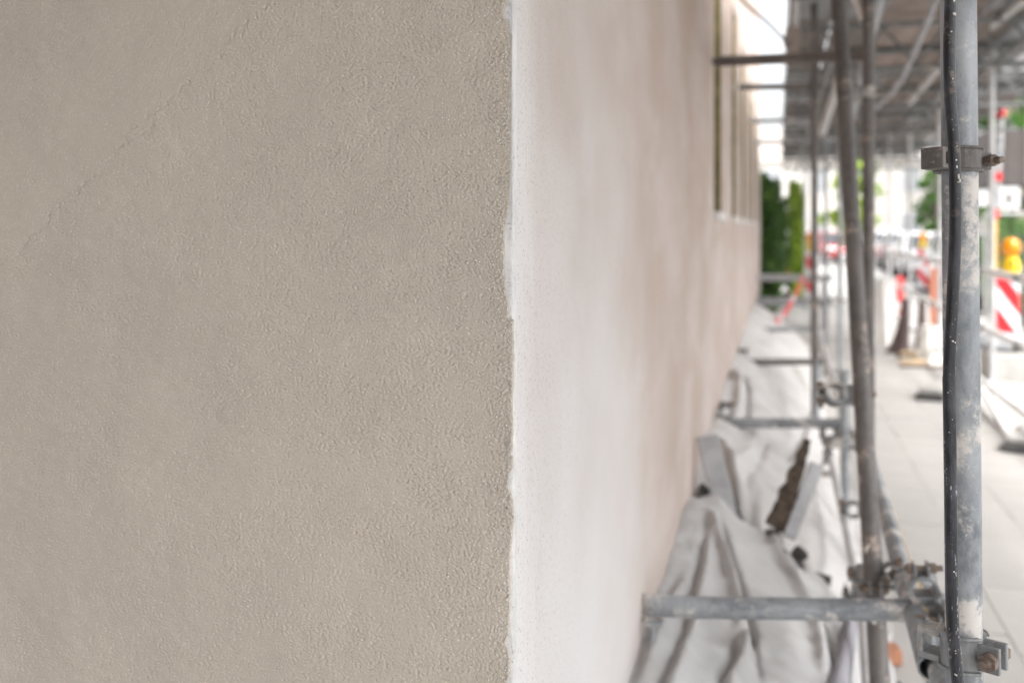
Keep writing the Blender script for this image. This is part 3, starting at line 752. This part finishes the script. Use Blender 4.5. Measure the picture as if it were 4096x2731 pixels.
# ------------------------------------------------------------------ dust sheets
def base_h(X):
    t = (X-XW)/(.34-XW)
    return .54-.50*np.clip(t, 0, 1)**1.5
def plane_pt(u, v, lift=0.):
    """where the view line meets the sheet's mean surface"""
    lo, hi = .8, 20
    for _ in range(50):
        m_ = (lo+hi)/2; p = P(u, v, m_)
        if p.z > float(base_h(p.x))+lift: lo = m_
        else: hi = m_
    return P(u, v, lo)
def folds(X, Y, lines):
    H = np.zeros_like(X)
    for (pts_, w_, amp, skew) in lines:
        q = np.array([plane_pt(a/2352*1024, b/2352*1024)[:2] for a, b in pts_])
        best = np.full(X.shape, 9.); side = np.zeros_like(X); along = np.zeros_like(X); tot = 0
        for i in range(len(q)-1):
            a, b = q[i], q[i+1]; d = b-a; L = np.hypot(*d); t = np.clip(((X-a[0])*d[0]+(Y-a[1])*d[1])/L**2, 0, 1)
            px, py = X-(a[0]+t*d[0]), Y-(a[1]+t*d[1]); dist = np.hypot(px, py); m_ = dist < best
            best = np.where(m_, dist, best); side = np.where(m_, np.sign(d[0]*py-d[1]*px), side); along = np.where(m_, (i+t)/(len(q)-1), along)
        s = best*side*skew; fade = np.clip(np.minimum(along*6+.15, (1-along)*6+.35), 0, 1)
        H += amp*fade*(-1.0*np.exp(-((s-.3*w_)/w_)**2) + .95*np.exp(-((s+1.5*w_)/(1.5*w_))**2))
    return H
def fbm(X, Y, sc, seed, oct=3):
    out = np.zeros(X.shape)
    for idx in np.ndindex(X.shape): out[idx] = mnoise.fractal((X[idx]*sc, Y[idx]*sc, seed), 1., 2., oct)
    return out
def sheet(name, mat, y0, y1, nx, ny, lines, lift, curl_front, curl_back, seed, xr=.37):
    ys_ = np.linspace(y0, y1, ny); ts = np.linspace(0, 1, nx); X = np.zeros((ny, nx)); Y = np.zeros((ny, nx))
    for j, y in enumerate(ys_):
        xe = xr+.05*mnoise.noise((y*1.8, seed, 0))+.02*mnoise.noise((y*7, seed, 3))
        X[j] = XW-.004+ts*(xe-XW); Y[j] = y+.09*np.array([mnoise.noise((t*3.2, seed, j/ny*0+5)) for t in ts])*(1 if j in (0, ny-1) else 1)
    H = base_h(X)+lift
    H += .035*fbm(X, Y*.6, 3.2, seed) + .010*fbm(X, Y, 11, seed+3)
    H += folds(X, Y, lines)
    if curl_front:
        f = np.clip(1-(Y-y0)/.28, 0, 1); H -= curl_front*f**2.2; H += .03*f*np.sin(X*38+3*np.sin(X*13))
    if curl_back:
        f = np.clip(1-(y1-Y)/.16, 0, 1); H += .02*f*np.sin(X*45+2*np.sin(X*11)) - curl_back*f**2
    H = np.maximum(H, .012)
    vs_ = np.stack([X, Y, H], -1).reshape(-1, 3).tolist()
    fs_ = [(j*nx+i, j*nx+i+1, (j+1)*nx+i+1, (j+1)*nx+i) for j in range(ny-1) for i in range(nx-1)]
    mb = MB(); mb.add(vs_, fs_, 0, True); o = mb.build(name, mat)
    sol = o.modifiers.new('solid', 'SOLIDIFY'); sol.thickness = .005; sol.offset = -1
    return o
lines_near = [
 ([(1648, 1190), (1672, 1260), (1700, 1330), (1718, 1400), (1726, 1460), (1735, 1540)], .013, .05, 1),
 ([(1790, 1240), (1808, 1300), (1850, 1370), (1895, 1450), (1915, 1520), (1925, 1600)], .018, .06, 1),
 ([(1625, 1200), (1610, 1290), (1590, 1360), (1575, 1460), (1530, 1568), (1500, 1650)], .012, .022, -1),
 ([(1735, 1440), (1700, 1490), (1665, 1560), (1640, 1640)], .013, .026, -1),
 ([(1880, 1180), (1900, 1230), (1925, 1290), (1945, 1340)], .016, .04, 1),
 ([(1560, 1300), (1530, 1380), (1490, 1470), (1450, 1568)], .012, .01, -1),
]
tag(sheet('dust_sheet', M['fleece'], 1.55, 3.72, 90, 220, lines_near, 0, 0, .02, 2.), 'grey white fleece dust sheet in deep folds under the nearest wall tie', 'dust sheet', 'dust sheets along the facade')
lines_far = [
 ([(1700, 860), (1714, 900), (1712, 940), (1706, 980)], .018, .05, 1),
 ([(1830, 850), (1850, 890), (1868, 940)], .018, .045, 1),
 ([(1640, 1030), (1662, 1060), (1680, 1110), (1690, 1150)], .016, .04, -1),
 ([(1760, 1010), (1740, 1060), (1700, 1120)], .02, .02, 1),
 ([(1780, 900), (1800, 940), (1830, 1000)], .02, .025, 1),
 ([(1860, 960), (1840, 1020), (1810, 1080)], .02, .03, -1),
 ([(1840, 790), (1870, 810), (1890, 840)], .03, .05, 1),
]
tag(sheet('dust_sheet', M['fleece_lit'], 3.80, 12.6, 80, 300, lines_far, .03, .13, 0, 8., .40), 'fleece dust sheet, coloured lighter for open light, heaped along the wall beyond the leaning plank', 'dust sheet', 'dust sheets along the facade')
# rubble between the sheets, its colour darkened to stand in for the gap's shade
mb = MB()
for _ in range(260):
    x = random.uniform(XW, .36); y = random.uniform(3.45, 4.2); h = float(base_h(x))-.09; s_ = random.uniform(.02, .06)
    mt = Matrix.Translation((x, y, h+random.uniform(-.03, .03))) @ Matrix.Rotation(random.uniform(0, 6), 4, Vector((random.random(), random.random(), 1)))
    mb.box((-s_, -s_*.7, -s_*.5), (s_, s_*.7, s_*.5), mat=mt)
tag(mb.build('rubble', M['gap_dark']), 'rubble coloured dark for the shade in the gap between the two dust sheets', 'rubble', kind='stuff')
nb = 24; vs_ = []
mb = MB()
for j in range(2):
    for i in range(nb+1): x = XW-.02+(i/nb)*.66; vs_.append((x, 1.5 if j == 0 else 13, max(.004, float(base_h(x))-.13)))
mb.add(vs_, [(i, i+1, nb+2+i, nb+1+i) for i in range(nb)])
tag(mb.build('backfill', M['gap_dark']), kind='structure')  # dark colour makes the shaded hole under the sheets
# plank and rotten board standing in the gap
A = P(784, 522, 3.50); B = P(813, 447, 3.62); d = B-A
mb = MB(); mt = frame_to(A, d, (1, .3, 0)); mb.box((.010, -.010, -.04), (.056, .010, d.length-.05), mat=mt)
tag(mb.build('plank', M['grey_plank'], None, .003), 'narrow grey plank leaning upright in the gap between the dust sheets', 'plank')
mb = MB(); vs_ = []; N = 22
for i in range(N+1):
    t = i/N; wdt = (.036*(1-t**3)+.006); x0 = -.006-.052*(1-.35*t)+.010*mnoise.noise((t*9, 1, 2)); x1 = .010+.004*mnoise.noise((t*12, 5, 2))-.028*t*t
    if x0 > x1-.004: x0 = x1-.004
    for (x, y) in ((x0, -.012), (x1, -.016), (x1, .012), (x0, .010)): vs_.append(mt @ Vector((x, y+.006*mnoise.noise((t*20, x*40, y*50)), -.03+t*(d.length+.045))))
fs_ = [(i*4+k, i*4+(k+1) % 4, i*4+4+(k+1) % 4, i*4+4+k) for i in range(N) for k in range(4)]+[(3, 2, 1, 0), (N*4, N*4+1, N*4+2, N*4+3)]
mb.add(vs_, fs_); tag(mb.build('rotten_board', M['bark_board']), 'jagged dark brown board standing against the grey plank', 'board')
A2_ = P(727, 516, 3.62); B2_ = P(707, 436, 3.78); d2_ = B2_-A2_; mt2 = frame_to(A2_, d2_, (1, .15, 0))
mb = MB(); mb.box((-.040, -.012, -.03), (.040, .012, d2_.length), mat=mt2)
tag(mb.build('leaning_board', M['grey_plank'], None, .004), 'short grey board leaning against the foot of the pink wall beside the dark gap', 'board')
# felt strip at the foot of the brown tube
vs_ = []; N = 18
for i in range(N+1):
    t = i/N; c = plane_pt(850-22*t, 618+95*t); wd = .012+.02*t
    for k in range(5): q = (k-2)/2; vs_.append((c.x+q*wd+.01, c.y, c.z+.05*(1-q*q)-.005+.006*mnoise.noise((t*8, q, 1))))
mb = MB(); mb.add(vs_, [(i*5+k, i*5+k+1, i*5+k+6, i*5+k+5) for i in range(N) for k in range(4)], 0, True)
o = mb.build('felt_strip', M['felt']); so_ = o.modifiers.new('solid', 'SOLIDIFY'); so_.thickness = .006
tag(o, 'lilac grey felt strip draped beside the foot of the brown tube', 'felt')
p = P(880, 660, 3.45); mb = MB(); mb.box((-.065, -.04, 0), (.065, .04, .05))
o = mb.build('brick', simple('brick_clay', (.42, .2, .12), .9, 0, .2, 30, .002), None, .004, loc=(p.x, p.y, .004)); o.rotation_euler = (0, 0, .15)
tag(o, 'broken reddish brick on the paving behind the brown tube', 'brick')

# ------------------------------------------------------------------ vegetation
def leaves(n, fn, size, seed):
    r_ = np.random.default_rng(seed); vs_, fs_ = [], []
    for i in range(n):
        c = fn(r_); s_ = size*r_.uniform(.6, 1.3); nn = r_.normal(size=3); nn[2] += .5; nn /= np.linalg.norm(nn)
        a = np.cross(nn, r_.normal(size=3)); a /= np.linalg.norm(a); b = np.cross(nn, a); k_ = len(vs_)
        vs_ += [tuple(c-a*s_), tuple(c-b*s_*.45+nn*s_*.1), tuple(c+a*s_), tuple(c+b*s_*.45+nn*s_*.1)]; fs_.append((k_, k_+1, k_+2, k_+3))
    mb = MB(); mb.add(vs_, fs_); return mb
def hedge(base, w_, dp, h, mat, n, seed, label, size=.05):
    o = tag(empty('hedge', base), label, 'hedge')
    def fn(r_):
        while True:
            q = r_.uniform(-1, 1, 3); k_ = .92+.34*mnoise.noise((q[0]*2, q[1]*2, q[2]*4+seed))
            e = (abs(q[0])**2.4+abs(q[1])**2.4+abs(q[2])**4)**(1/2.4)
            if e < k_ and (e > .5 or r_.random() < .25): return np.array([q[0]*w_, q[1]*dp, h/2+q[2]*h/2])
    leaves(n, fn, size, seed).build('foliage', mat, o)
    t = MB(); t.path([(0, 0, 0), (.03, .02, h*.4), (-.02, 0, h*.8)], [.06, .045, .02], 8)
    for k_ in range(8):
        a = k_*.9; z = h*(.15+.09*k_); t.path([(0, 0, z), (w_*.5*math.cos(a), dp*.5*math.sin(a), z+.15), (w_*.8*math.cos(a), dp*.8*math.sin(a), z+.35)], [.02, .012, .005], 6)
    t.build('stem', M['bark'], o); return o
def tree(base, h, rad, mat, n, seed, label, trunk_h=.35, size=.16):
    o = tag(empty('tree', base), label, 'tree', 'street trees beyond the scaffold')
    r2 = random.Random(seed); t = MB()
    t.path([(0, 0, 0), (.05, .03, h*.2), (-.03, .06, h*.45), (.02, 0, h*.8)], [h*.03, h*.024, h*.018, h*.006], 10)
    blobs = []
    for k_ in range(16):
        a = k_*2.4; z = h*(trunk_h+(1-trunk_h)*r2.random()*.85); rr = rad*r2.uniform(.35, .95)*(1-.5*abs((z/h-.65)))
        e = (rr*math.cos(a), rr*math.sin(a), z+h*.06); blobs.append((np.array(e), rad*r2.uniform(.25, .45)))
        t.path([(0, .03, z*.75), (e[0]*.5, e[1]*.5, z*.92), e], [h*.012, h*.007, h*.002], 6)
    t.build('trunk', M['bark'], o)
    def fn(r_):
        c, s_ = blobs[r_.integers(len(blobs))]; q = r_.normal(size=3); q /= np.linalg.norm(q); return c+q*s_*r_.uniform(.55, 1.05)*np.array([1, 1, .75])
    leaves(n, fn, size, seed).build('crown', mat, o); return o
p = P(774, 300, 18.2)
hedge((p.x-.14, p.y, 0), .43, .8, 2.55, M['leaf_dark'], 11000, 3, 'dense dark green hedge rising at the far end of the pink facade')
p = P(752, 300, 18.5)
hedge((p.x-.35, p.y+.5, 0), .5, .8, 2.3, M['leaf_dark'], 4500, 5, 'dark hedge half hidden behind the end of the facade')
p = P(796, 300, 19.6); hedge((p.x, p.y, 0), .17, .5, 2.5, M['leaf_lime'], 4200, 11, 'narrow lime green shrub just right of the dark hedge')
p = P(852, 300, 40); tree((p.x, p.y, 0), 4.6, 1.1, M['leaf_lime'], 1300, 12, 'street tree seen between the inner scaffold posts', .3)
p = P(1012, 300, 27); tree((p.x, p.y, 0), 5.0, 1.5, M['leaf_mid'], 4200, 14, 'bright green tree at the right edge behind the site cabin', .3, .12)
p = P(936, 300, 44); tree((p.x, p.y, 0), 4.5, 1.0, M['leaf_mid'], 1300, 15, 'green street tree left of the nearest scaffold tube', .25)
p = P(1022, 300, 17); hedge((p.x+.2, p.y, 0), 1.0, .5, 1.75, M['leaf_mid'], 4000, 16, 'low green bush beside the white sign at the right edge', .05)

# ------------------------------------------------------------------ things along the pavement
# low timber trestle beside the hedge
p = P(780, 300, 15)
t = tag(empty('trestle', (p.x, p.y, 0)), 'grey weathered timber trestle in front of the dark hedge', 'trestle')
mb = MB(); mb.box((-.45, -.2, .72), (.75, .2, .80)); mb.build('top', M['grey_plank'], t)
mb = MB(); mb.box((-.45, -.03, .34), (.75, .03, .46)); mb.build('rail', M['grey_plank'], t)
for x in (-.4, .6):
    mb = MB(); mb.box((x, -.15, 0), (x+.08, -.08, .72)); mb.build('leg', M['grey_plank'], t)
    mb = MB(); mb.box((x, .08, 0), (x+.08, .15, .72)); mb.build('leg', M['grey_plank'], t)
# barrier tape
a, b = P(804, 276, 12.4), P(764, 331, 10.9); vs_ = []
N = 16
for i in range(N+1):
    t_ = i/N; c = a.lerp(b, t_)+Vector((0, 0, -.12*math.sin(math.pi*t_))); tw = .3*math.sin(t_*5)
    vs_ += [(c.x-.02*tw, c.y+.01, c.z+.032), (c.x+.02*tw, c.y-.01, c.z-.032)]
mb = MB(); 
for i in range(N): mb.add([vs_[2*i], vs_[2*i+1], vs_[2*i+3], vs_[2*i+2]], [(0, 1, 2, 3)], 1 if i % 5 == 4 else 0, True)
o = mb.build('barrier_tape', [M['tape'], M['bwhite']]); q_ = o.modifiers.new('solid', 'SOLIDIFY'); q_.thickness = .001
tag(o, 'red barrier tape sagging diagonally in front of the trestle', 'barrier tape')

def beacon_board(base, label, scale=1.0, lean=1, rz=0, hgt=None):
    o = tag(empty('beacon_board', base, rz), label, 'barrier board', 'red and white beacon boards')
    wd, hb, z0 = .25*scale, 1.0*scale, .10 if scale < 1.1 else .03
    hb = hgt or hb
    mb = MB(); mb.box((-wd/2, -.018, z0), (wd/2, .018, z0+hb)); mb.build('board', M['bwhite'], o, .006)
    sm_ = MB(); per = hb/2.05; th = per*.5; sl_ = wd*1.25*lean
    for k_ in range(-2, 5):
        y0 = z0+k_*per; poly = [(-wd/2+.008, y0+sl_), (wd/2-.008, y0), (wd/2-.008, y0+th), (-wd/2+.008, y0+th+sl_)]
        lo, hi = z0+.012, z0+hb-.012
        def clip(pl, lim, up):
            out = []
            for i in range(len(pl)):
                a_, b_ = pl[i], pl[(i+1) % len(pl)]; ia = (a_[1] <= lim) if up else (a_[1] >= lim); ib = (b_[1] <= lim) if up else (b_[1] >= lim)
                if ia: out.append(a_)
                if ia != ib: t_ = (lim-a_[1])/(b_[1]-a_[1]); out.append((a_[0]+t_*(b_[0]-a_[0]), lim))
            return out
        pl = clip(clip(poly, hi, True), lo, False)
        if len(pl) > 2:
            for yy in (-.0215, .0215): sm_.add([(x, yy, z) for x, z in pl], [tuple(range(len(pl)))])
    sm_.build('stripe', M['red'], o)
    mb = MB(); mb.box((-.20, -.14, 0), (.20, .14, .10)); mb.build('foot', M['rubber'], o, .015)
    return o
def lamp(base, label, s=1.0, rz=0):
    o = tag(empty('warning_lamp', base, rz), label, 'warning lamp', 'amber site warning lamps')
    mb = MB(); mb.path([(0, 0, 0), (0, 0, .03*s), (0, 0, .09*s), (0, 0, .15*s), (0, 0, .165*s)], [.085*s, .09*s, .085*s, .06*s, .058*s], 18); mb.build('battery_case', M['yellow'], o)
    mb = MB(); mb.path([(0, 0, .165*s), (0, 0, .20*s), (0, 0, .26*s), (0, 0, .32*s), (0, 0, .345*s)], [.06*s, .088*s, .095*s, .075*s, .03*s], 18); mb.build('lens', M['lens'], o)
    mb = MB(); mb.box((-.015*s, -.093*s, .06*s), (.015*s, -.082*s, .11*s)); mb.build('switch', M['black'], o)
    return o
p = P(1007, 359, 11.4); beacon_board((p.x, p.y, 0), 'large red and white striped board at the right edge under the amber lamp', 1.12, 1, TH, .97)
lamp((p.x+.04, p.y, 1.002), 'large amber warning lamp on top of the striped board at the right edge', 1.12)
for i, (u, z, lb_, ll) in enumerate(((791, 22, 'small striped board between the hedge and the first posts', None), (808, 20, 'distant striped board carrying the lamp left of the post row', 'small amber lamp seen just left of the post row'),
        (923, 23, 'distant striped board nearer the black cable', 'small orange lamp far down the fence nearer the cable'),)):
    p = P(u, 300, z); beacon_board((p.x, p.y, 0), lb_, .95, 1, 0)
    if ll: lamp((p.x, p.y, 1.06), ll, 1.0)
# red/white sign post
p = P(994, 300, 12.2)
o = tag(empty('sign_post', (p.x, p.y, 0)), 'grey, red and ochre sign post with two white plates at the right', 'sign')
mb = MB(); mb.cyl((0, 0, .05), (0, 0, 1.62), .035, 14); mb.build('lower_post', M['yellowpost'], o)
mb = MB(); mb.cyl((0, 0, 1.62), (.12, 0, 3.6), .045, 14); mb.build('upper_post', M['steel_dusty'], o)
for z in (1.68, 2.13, 2.62+.28):
    mb = MB(); mb.cyl(((z-1.62)*.06, 0, z-.05), ((z-1.62)*.06, 0, z+.05), .056, 14); mb.build('red_band', M['red'], o)
def plate(x, z, w_, h_):
    mb = MB(); n_ = 6; pts = []
    r_ = .035
    for (cx_, cz_, a0) in ((w_/2-r_, h_/2-r_, 0), (-w_/2+r_, h_/2-r_, 90), (-w_/2+r_, -h_/2+r_, 180), (w_/2-r_, -h_/2+r_, 270)):
        for k_ in range(n_+1): t_ = R(a0+90*k_/n_); pts.append((x+cx_+r_*math.cos(t_), z+cz_+r_*math.sin(t_)))
    m_ = len(pts); mb.add([(a, -.062, b) for a, b in pts]+[(a, -.055, b) for a, b in pts], [tuple(range(m_)), tuple(range(2*m_-1, m_-1, -1))]+[(i, m_+i, m_+(i+1) % m_, (i+1) % m_) for i in range(m_)])
    return mb.build('plate', M['bwhite'], o)
pl1 = plate(.16, 1.87, .24, .27); pl2 = plate(-.11, 1.87, .2, .2)
mb = MB(); mb.box((.13, -.066, 1.80), (.165, -.0625, 1.93)); mb.box((.15, -.0662, 1.84), (.20, -.0627, 1.87)); mb.build('symbol', M['tarp_brown'], pl1)
# mesh fence frame behind
for k_, (u0, z) in enumerate(((1000, 13.5),)):
    p = P(985, 300, z); q = P(1075, 300, z)
    o = tag(empty('site_fence', (p.x, p.y, 0)), 'grey tubular site fence panel behind the sign post', 'fence')
    L = q.x-p.x
    for (a, b) in (((0, 0, .1), (0, 0, 1.72)), ((L, 0, .1), (L, 0, 1.72)), ((0, 0, 1.70), (L, 0, 1.70)), ((0, 0, .15), (L, 0, .15))):
        mb = MB(); mb.cyl(a, b, .021, 10); mb.build('frame_tube', M['steel_light'], o)
    for i in range(1, int(L/.09)):
        mb = MB(); mb.cyl((i*.09, 0, .15), (i*.09, 0, 1.7), .0025, 5); mb.build('wire', M['steel'], o)
# fence feet
def foot(p, rz, label, s=1.):
    mb = MB(); N = 6
    mb.box((-.32*s, -.12, 0), (.32*s, .12, .05)); o = tag(empty('fence_foot', p, rz), label, 'fence foot', 'rubber fence feet on the pavement')
    mb.build('base', M['rubber'], o, .02)
    mb = MB(); mb.box((-.26*s, -.10, .05), (.26*s, .10, .105)); mb.build('block', M['concrete'], o, .02); return o
p = P(936, 397, 8.9); foot((p.x, p.y, .0), 1.25, 'dark rubber fence foot lying left of the nearest standard')
p = P(1020, 455, 6.9); foot((p.x+.05, p.y, .0), 1.2, 'fence foot at the right edge below the diagonal tube', 1.1)
p = P(955, 352, 12.1); foot((p.x, p.y, .0), .8, 'fence foot far down the walkway beside the timber scraps', .9)
# concrete block with grey wrapped bundle
p = P(1012, 383, 9.9); mb = MB(); mb.box((-.25, -.2, 0), (.45, .25, .26)); tag(mb.build('concrete_block', M['concrete'], None, .012, loc=(p.x, p.y, 0)), 'pale concrete block under the grey bundle at the right edge', 'block')
bm = bmesh.new(); bmesh.ops.create_icosphere(bm, subdivisions=4, radius=1)
for v in bm.verts:
    c = v.co; s_ = 1+.13*mnoise.fractal((c.x*2, c.y*2, c.z*3), 1., 2., 4); v.co = Vector((math.copysign(abs(c.x)**.6, c.x)*.30*s_, math.copysign(abs(c.y)**.6, c.y)*.2*s_, math.copysign(abs(c.z)**.7, c.z)*.085*s_))
for f in bm.faces: f.smooth = True
me = bpy.data.meshes.new('bundle'); bm.to_mesh(me); bm.free(); me.materials.append(M['tarp_grey'])
p = P(1003, 362, 10.1); tag(link('wrapped_bundle', me, None, (p.x, p.y, .345)), 'grey plastic wrapped bundle resting on the concrete block', 'bundle')
# dark tarpaulin over the guard rail, flaring at the ground
def drape(name, cu, z, w0, w1, h, mat, seed, label, cat, skew=0.):
    c = P(cu, 300, z); nx, nz = 44, 34; vs_ = []
    for j in range(nz+1):
        t_ = j/nz; ww = w0+(w1-w0)*t_**1.8
        for i in range(nx):
            a = 2*math.pi*i/nx; k_ = 1+.22*math.sin(a*5+seed)*t_+.10*mnoise.noise((math.cos(a)*2, math.sin(a)*2, t_*2+seed))
            vs_.append((c.x+math.cos(a)*ww*k_+skew*t_**2, c.y+math.sin(a)*ww*.7*k_, h*(1-t_)+.004))
    fs_ = [(j*nx+i, j*nx+(i+1) % nx, (j+1)*nx+(i+1) % nx, (j+1)*nx+i) for j in range(nz) for i in range(nx)]; fs_.append(tuple(range(nx)))
    mb = MB(); mb.add(vs_, fs_, 0, True); return tag(mb.build(name, mat), label, cat)
drape('tarpaulin', 905, 11.9, .045, .12, .66, M['tarp_brown'], 2, 'dark brown tarpaulin bunched round the fence post and flaring on the paving', 'tarpaulin', -.10)
drape('tarpaulin', 922, 12.3, .04, .08, .66, M['tarp_brown'], 5, 'slimmer dark tarpaulin bundle just right of the flaring one', 'tarpaulin')
drape('rubble_sack', 884, 13.0, .10, .13, .83, M['sack'], 9, 'tall white rubble sack on the walkway right of the plain standard', 'sack')
drape('bucket_bag', 929, 11.0, .10, .12, .42, M['sack'], 4, 'small white sack between the dark tarpaulins and the standard', 'sack')
# timber scraps
for i in range(7):
    p = P(922+random.uniform(-12, 18), 359+random.uniform(-4, 8), 11.6-i*.15); mb = MB(); L = random.uniform(.12, .3); mb.box((-L, -.04, 0), (L, .04, .03))
    o = mb.build('timber_scrap', M['lath'] if i % 3 else M['wood'], None, .003, loc=(p.x, p.y, .004+.031*(i % 2))); o.rotation_euler = (0, 0, random.uniform(-1, 1))
    tag(o, 'sawn timber offcut in the loose pile at the foot of the dark tarpaulins', 'offcut', 'timber offcuts on the walkway')
# orange planks upright
for i, (u, z, h, m_, lb_) in enumerate(((935, 12.6, 1.0, 'orange', 'brownish orange upright plank behind the guard rail by the cable'), (1030, 10.8, .98, 'wood', 'light timber board standing right of the large striped board'))):
    p = P(u, 300, z); mb = MB(); mb.box((-.06, -.02, 0), (.06, .02, h)); tag(mb.build('upright_plank', M[m_], None, .004, loc=(p.x, p.y, 0)), lb_, 'plank')
p = P(900, 330, 15.5); mb = MB(); mb.box((-.05, -.05, .35), (.05, .05, .75)); mb.box((-.02, -.02, 0), (.02, .02, .25))
tag(mb.build('hoarding_sign', M['tape'], None, .01, loc=(p.x, p.y, 0)), 'pinkish red panel low behind the rail left of the tarpaulin', 'sign')

# ------------------------------------------------------------------ cars
def car(mat):
    L, W = 4.3, 1.76
    o = empty('parked_car')
    pr = [(-2.1, .32), (-2.15, .62), (-2.05, .86), (-1.35, .96), (1.75, 1.0), (2.12, .93), (2.15, .5), (2.05, .28)]
    def ext(pl, w0, w1, name, mt, bev, parent):
        mb = MB(); n_ = len(pl); vs_ = []
        for i, (y, z) in enumerate(pl): vs_.append((-w0[i], y, z))
        for i, (y, z) in enumerate(pl): vs_.append((w0[i], y, z))
        mb.add(vs_, [tuple(range(n_)), tuple(range(2*n_-1, n_-1, -1))]+[(i, n_+i, n_+(i+1) % n_, (i+1) % n_) for i in range(n_)])
        return mb.build(name, mt, parent, bev, 3)
    body = ext(pr, [.80, .84, .84, .86, .86, .84, .84, .80], 0, 'body', mat, .07, o)
    cab = [(-1.25, .94), (-.55, 1.40), (.1, 1.47), (1.05, 1.43), (1.80, .98)]
    ext(cab, [.78, .62, .62, .62, .76], 0, 'cabin_glass', M['glass'], .04, o)
    ext([(-.60, 1.405), (.1, 1.492), (1.08, 1.45), (1.02, 1.41), (.1, 1.44), (-.5, 1.385)], [.61, .64, .61, .62, .62, .6], 0, 'roof', mat, .015, o)
    for sx in (-1, 1):
        for (y0, z0, y1, z1, x0, x1) in ((-1.27, .95, -.55, 1.41, .79, .63), (1.82, .98, 1.06, 1.44, .77, .63), (.25, .97, .22, 1.47, .81, .645)):
            mb = MB(); mb.cyl((sx*x0, y0, z0), (sx*x1, y1, z1), .035, 8); mb.build('pillar', mat, o)
        for y in (-1.32, 1.32):
            mb = MB(); mb.cyl((sx*.66, y, .31), (sx*.875, y, .31), .31, 24); wl = mb.build('wheel', M['black'], o, .03)
            mb = MB(); mb.cyl((sx*.85, y, .31), (sx*.885, y, .31), .19, 12); mb.build('rim', M['chrome'], wl)
        mb = MB(); mb.box((sx*.66-.16, -2.16, .62), (sx*.66+.16, -2.05, .78)); mb.build('headlight', M['chrome'], o, .03)
        mb = MB(); mb.box((sx*.70-.12, 2.08, .68), (sx*.70+.12, 2.165, .88)); mb.build('tail_light', M['red'], o, .02)
        mb = MB(); mb.box((sx*.93-.09, -.72, .98), (sx*.93+.09, -.62, 1.1)); mb.build('mirror', mat, o, .03)
    mb = MB(); mb.box((-.26, -2.175, .42), (.26, -2.14, .53)); mb.build('number_plate', M['bwhite'], o)
    mb = MB(); mb.box((-.82, -2.18, .32), (.82, -2.08, .40)); mb.build('bumper', M['black'], o, .02)
    return o
cars = [(4.3, 22, 0, 'silver car parked nearest along the kerb behind the fence'), (4.6, 28, 1, 'white car parked behind the silver one'), (4.5, 34, 1, 'white car parked third along the kerb'),
        (4.6, 40, 0, 'silver car parked far along the kerb'), (7.6, 29, 1, 'white car across the road seen past the amber lamp'), (8.8, 38, 3, 'black car on the far side of the road'), (2.2, 47, 4, 'red car at the end of the walkway'),
        (5.2, 52, 1, 'white car farthest down the street')]
protos = {}
for i, (x, y, m_, lb_) in enumerate(cars):
    if m_ not in protos: c = protos[m_] = car(CARP[m_])
    else: c = copy_tree(protos[m_])
    c.location = (x, y, -.115); c.rotation_euler = (0, 0, random.uniform(-.03, .03)+(.25 if i == 6 else 0)); tag(c, lb_, 'car', 'cars parked in the street')

# ------------------------------------------------------------------ far buildings
def house(x0, x1, y0, y1, h, mat, label, floors, step, face='y'):
    o = tag(empty('street_house', ((x0+x1)/2, y0, -.15)), label, 'building', 'houses closing the street')
    cx_ = (x0+x1)/2
    mb = MB(); mb.box((x0-cx_, 0, 0), (x1-cx_, y1-y0, h)); mb.build('wall', mat, o)
    mb = MB(); a, b, d_ = x0-cx_-.3, x1-cx_+.3, y1-y0
    mb.add([(a, -.3, h+.002), (b, -.3, h+.002), (b, d_+.3, h+.002), (a, d_+.3, h+.002), (a+1, d_/2, h+3), (b-1, d_/2, h+3)], [(0, 1, 5, 4), (2, 3, 4, 5), (1, 2, 5), (3, 0, 4), (3, 2, 1, 0)]); mb.build('roof', M['rooftile'], o)
    wf = MB()
    n = int((x1-x0-1)/step)
    fm = MB(); fm.box((-.62, -.06, -.05), (.62, .02, 1.7)); fme = fm.mesh('window', M['bwhite'])
    pm = MB(); pm.box((-.52, -.08, .05), (-.03, -.062, 1.6)); pm.box((.03, -.08, .05), (.52, -.062, 1.6)); pme = pm.mesh('pane', M['far_glass'])
    for f in range(floors):
        for i in range(n):
            wd = link('window', fme, o, (x0-cx_+1.2+i*step, 0, 1.1+f*3.1)); link('pane', pme, wd)
    return o
house(-14, 14.5, 74, 86, 6.4, M['facade_pale'], 'pale house front closing the far end of the street', 2, 3.1)
house(15.5, 32, 62, 80, 12, M['facade_warm'], 'warm coloured house at the right side of the street end', 4, 3.0)
# site cabin, upper right
p = P(1022, 300, 21)
o = tag(empty('site_cabin', (p.x, p.y, 0)), 'taupe site cabin raised on a frame behind the sign post', 'cabin')
for i in range(8):
    mb = MB(); mb.box((-.62+i*.31, -.02, 2.42), (-.62+i*.31+.30, .03, 3.6)); mb.build('panel', M['cabin'], o)
mb = MB(); mb.box((-.62, .035, 2.42), (1.86, 2.2, 3.6)); mb.build('body', M['cabin'], o)
for (x, y) in ((-.58, 0), (1.78, 0), (-.58, 2.1), (1.78, 2.1)):
    mb = MB(); mb.box((x, y, 0), (x+.07, y+.07, 2.415)); mb.build('leg', M['steel'], o)
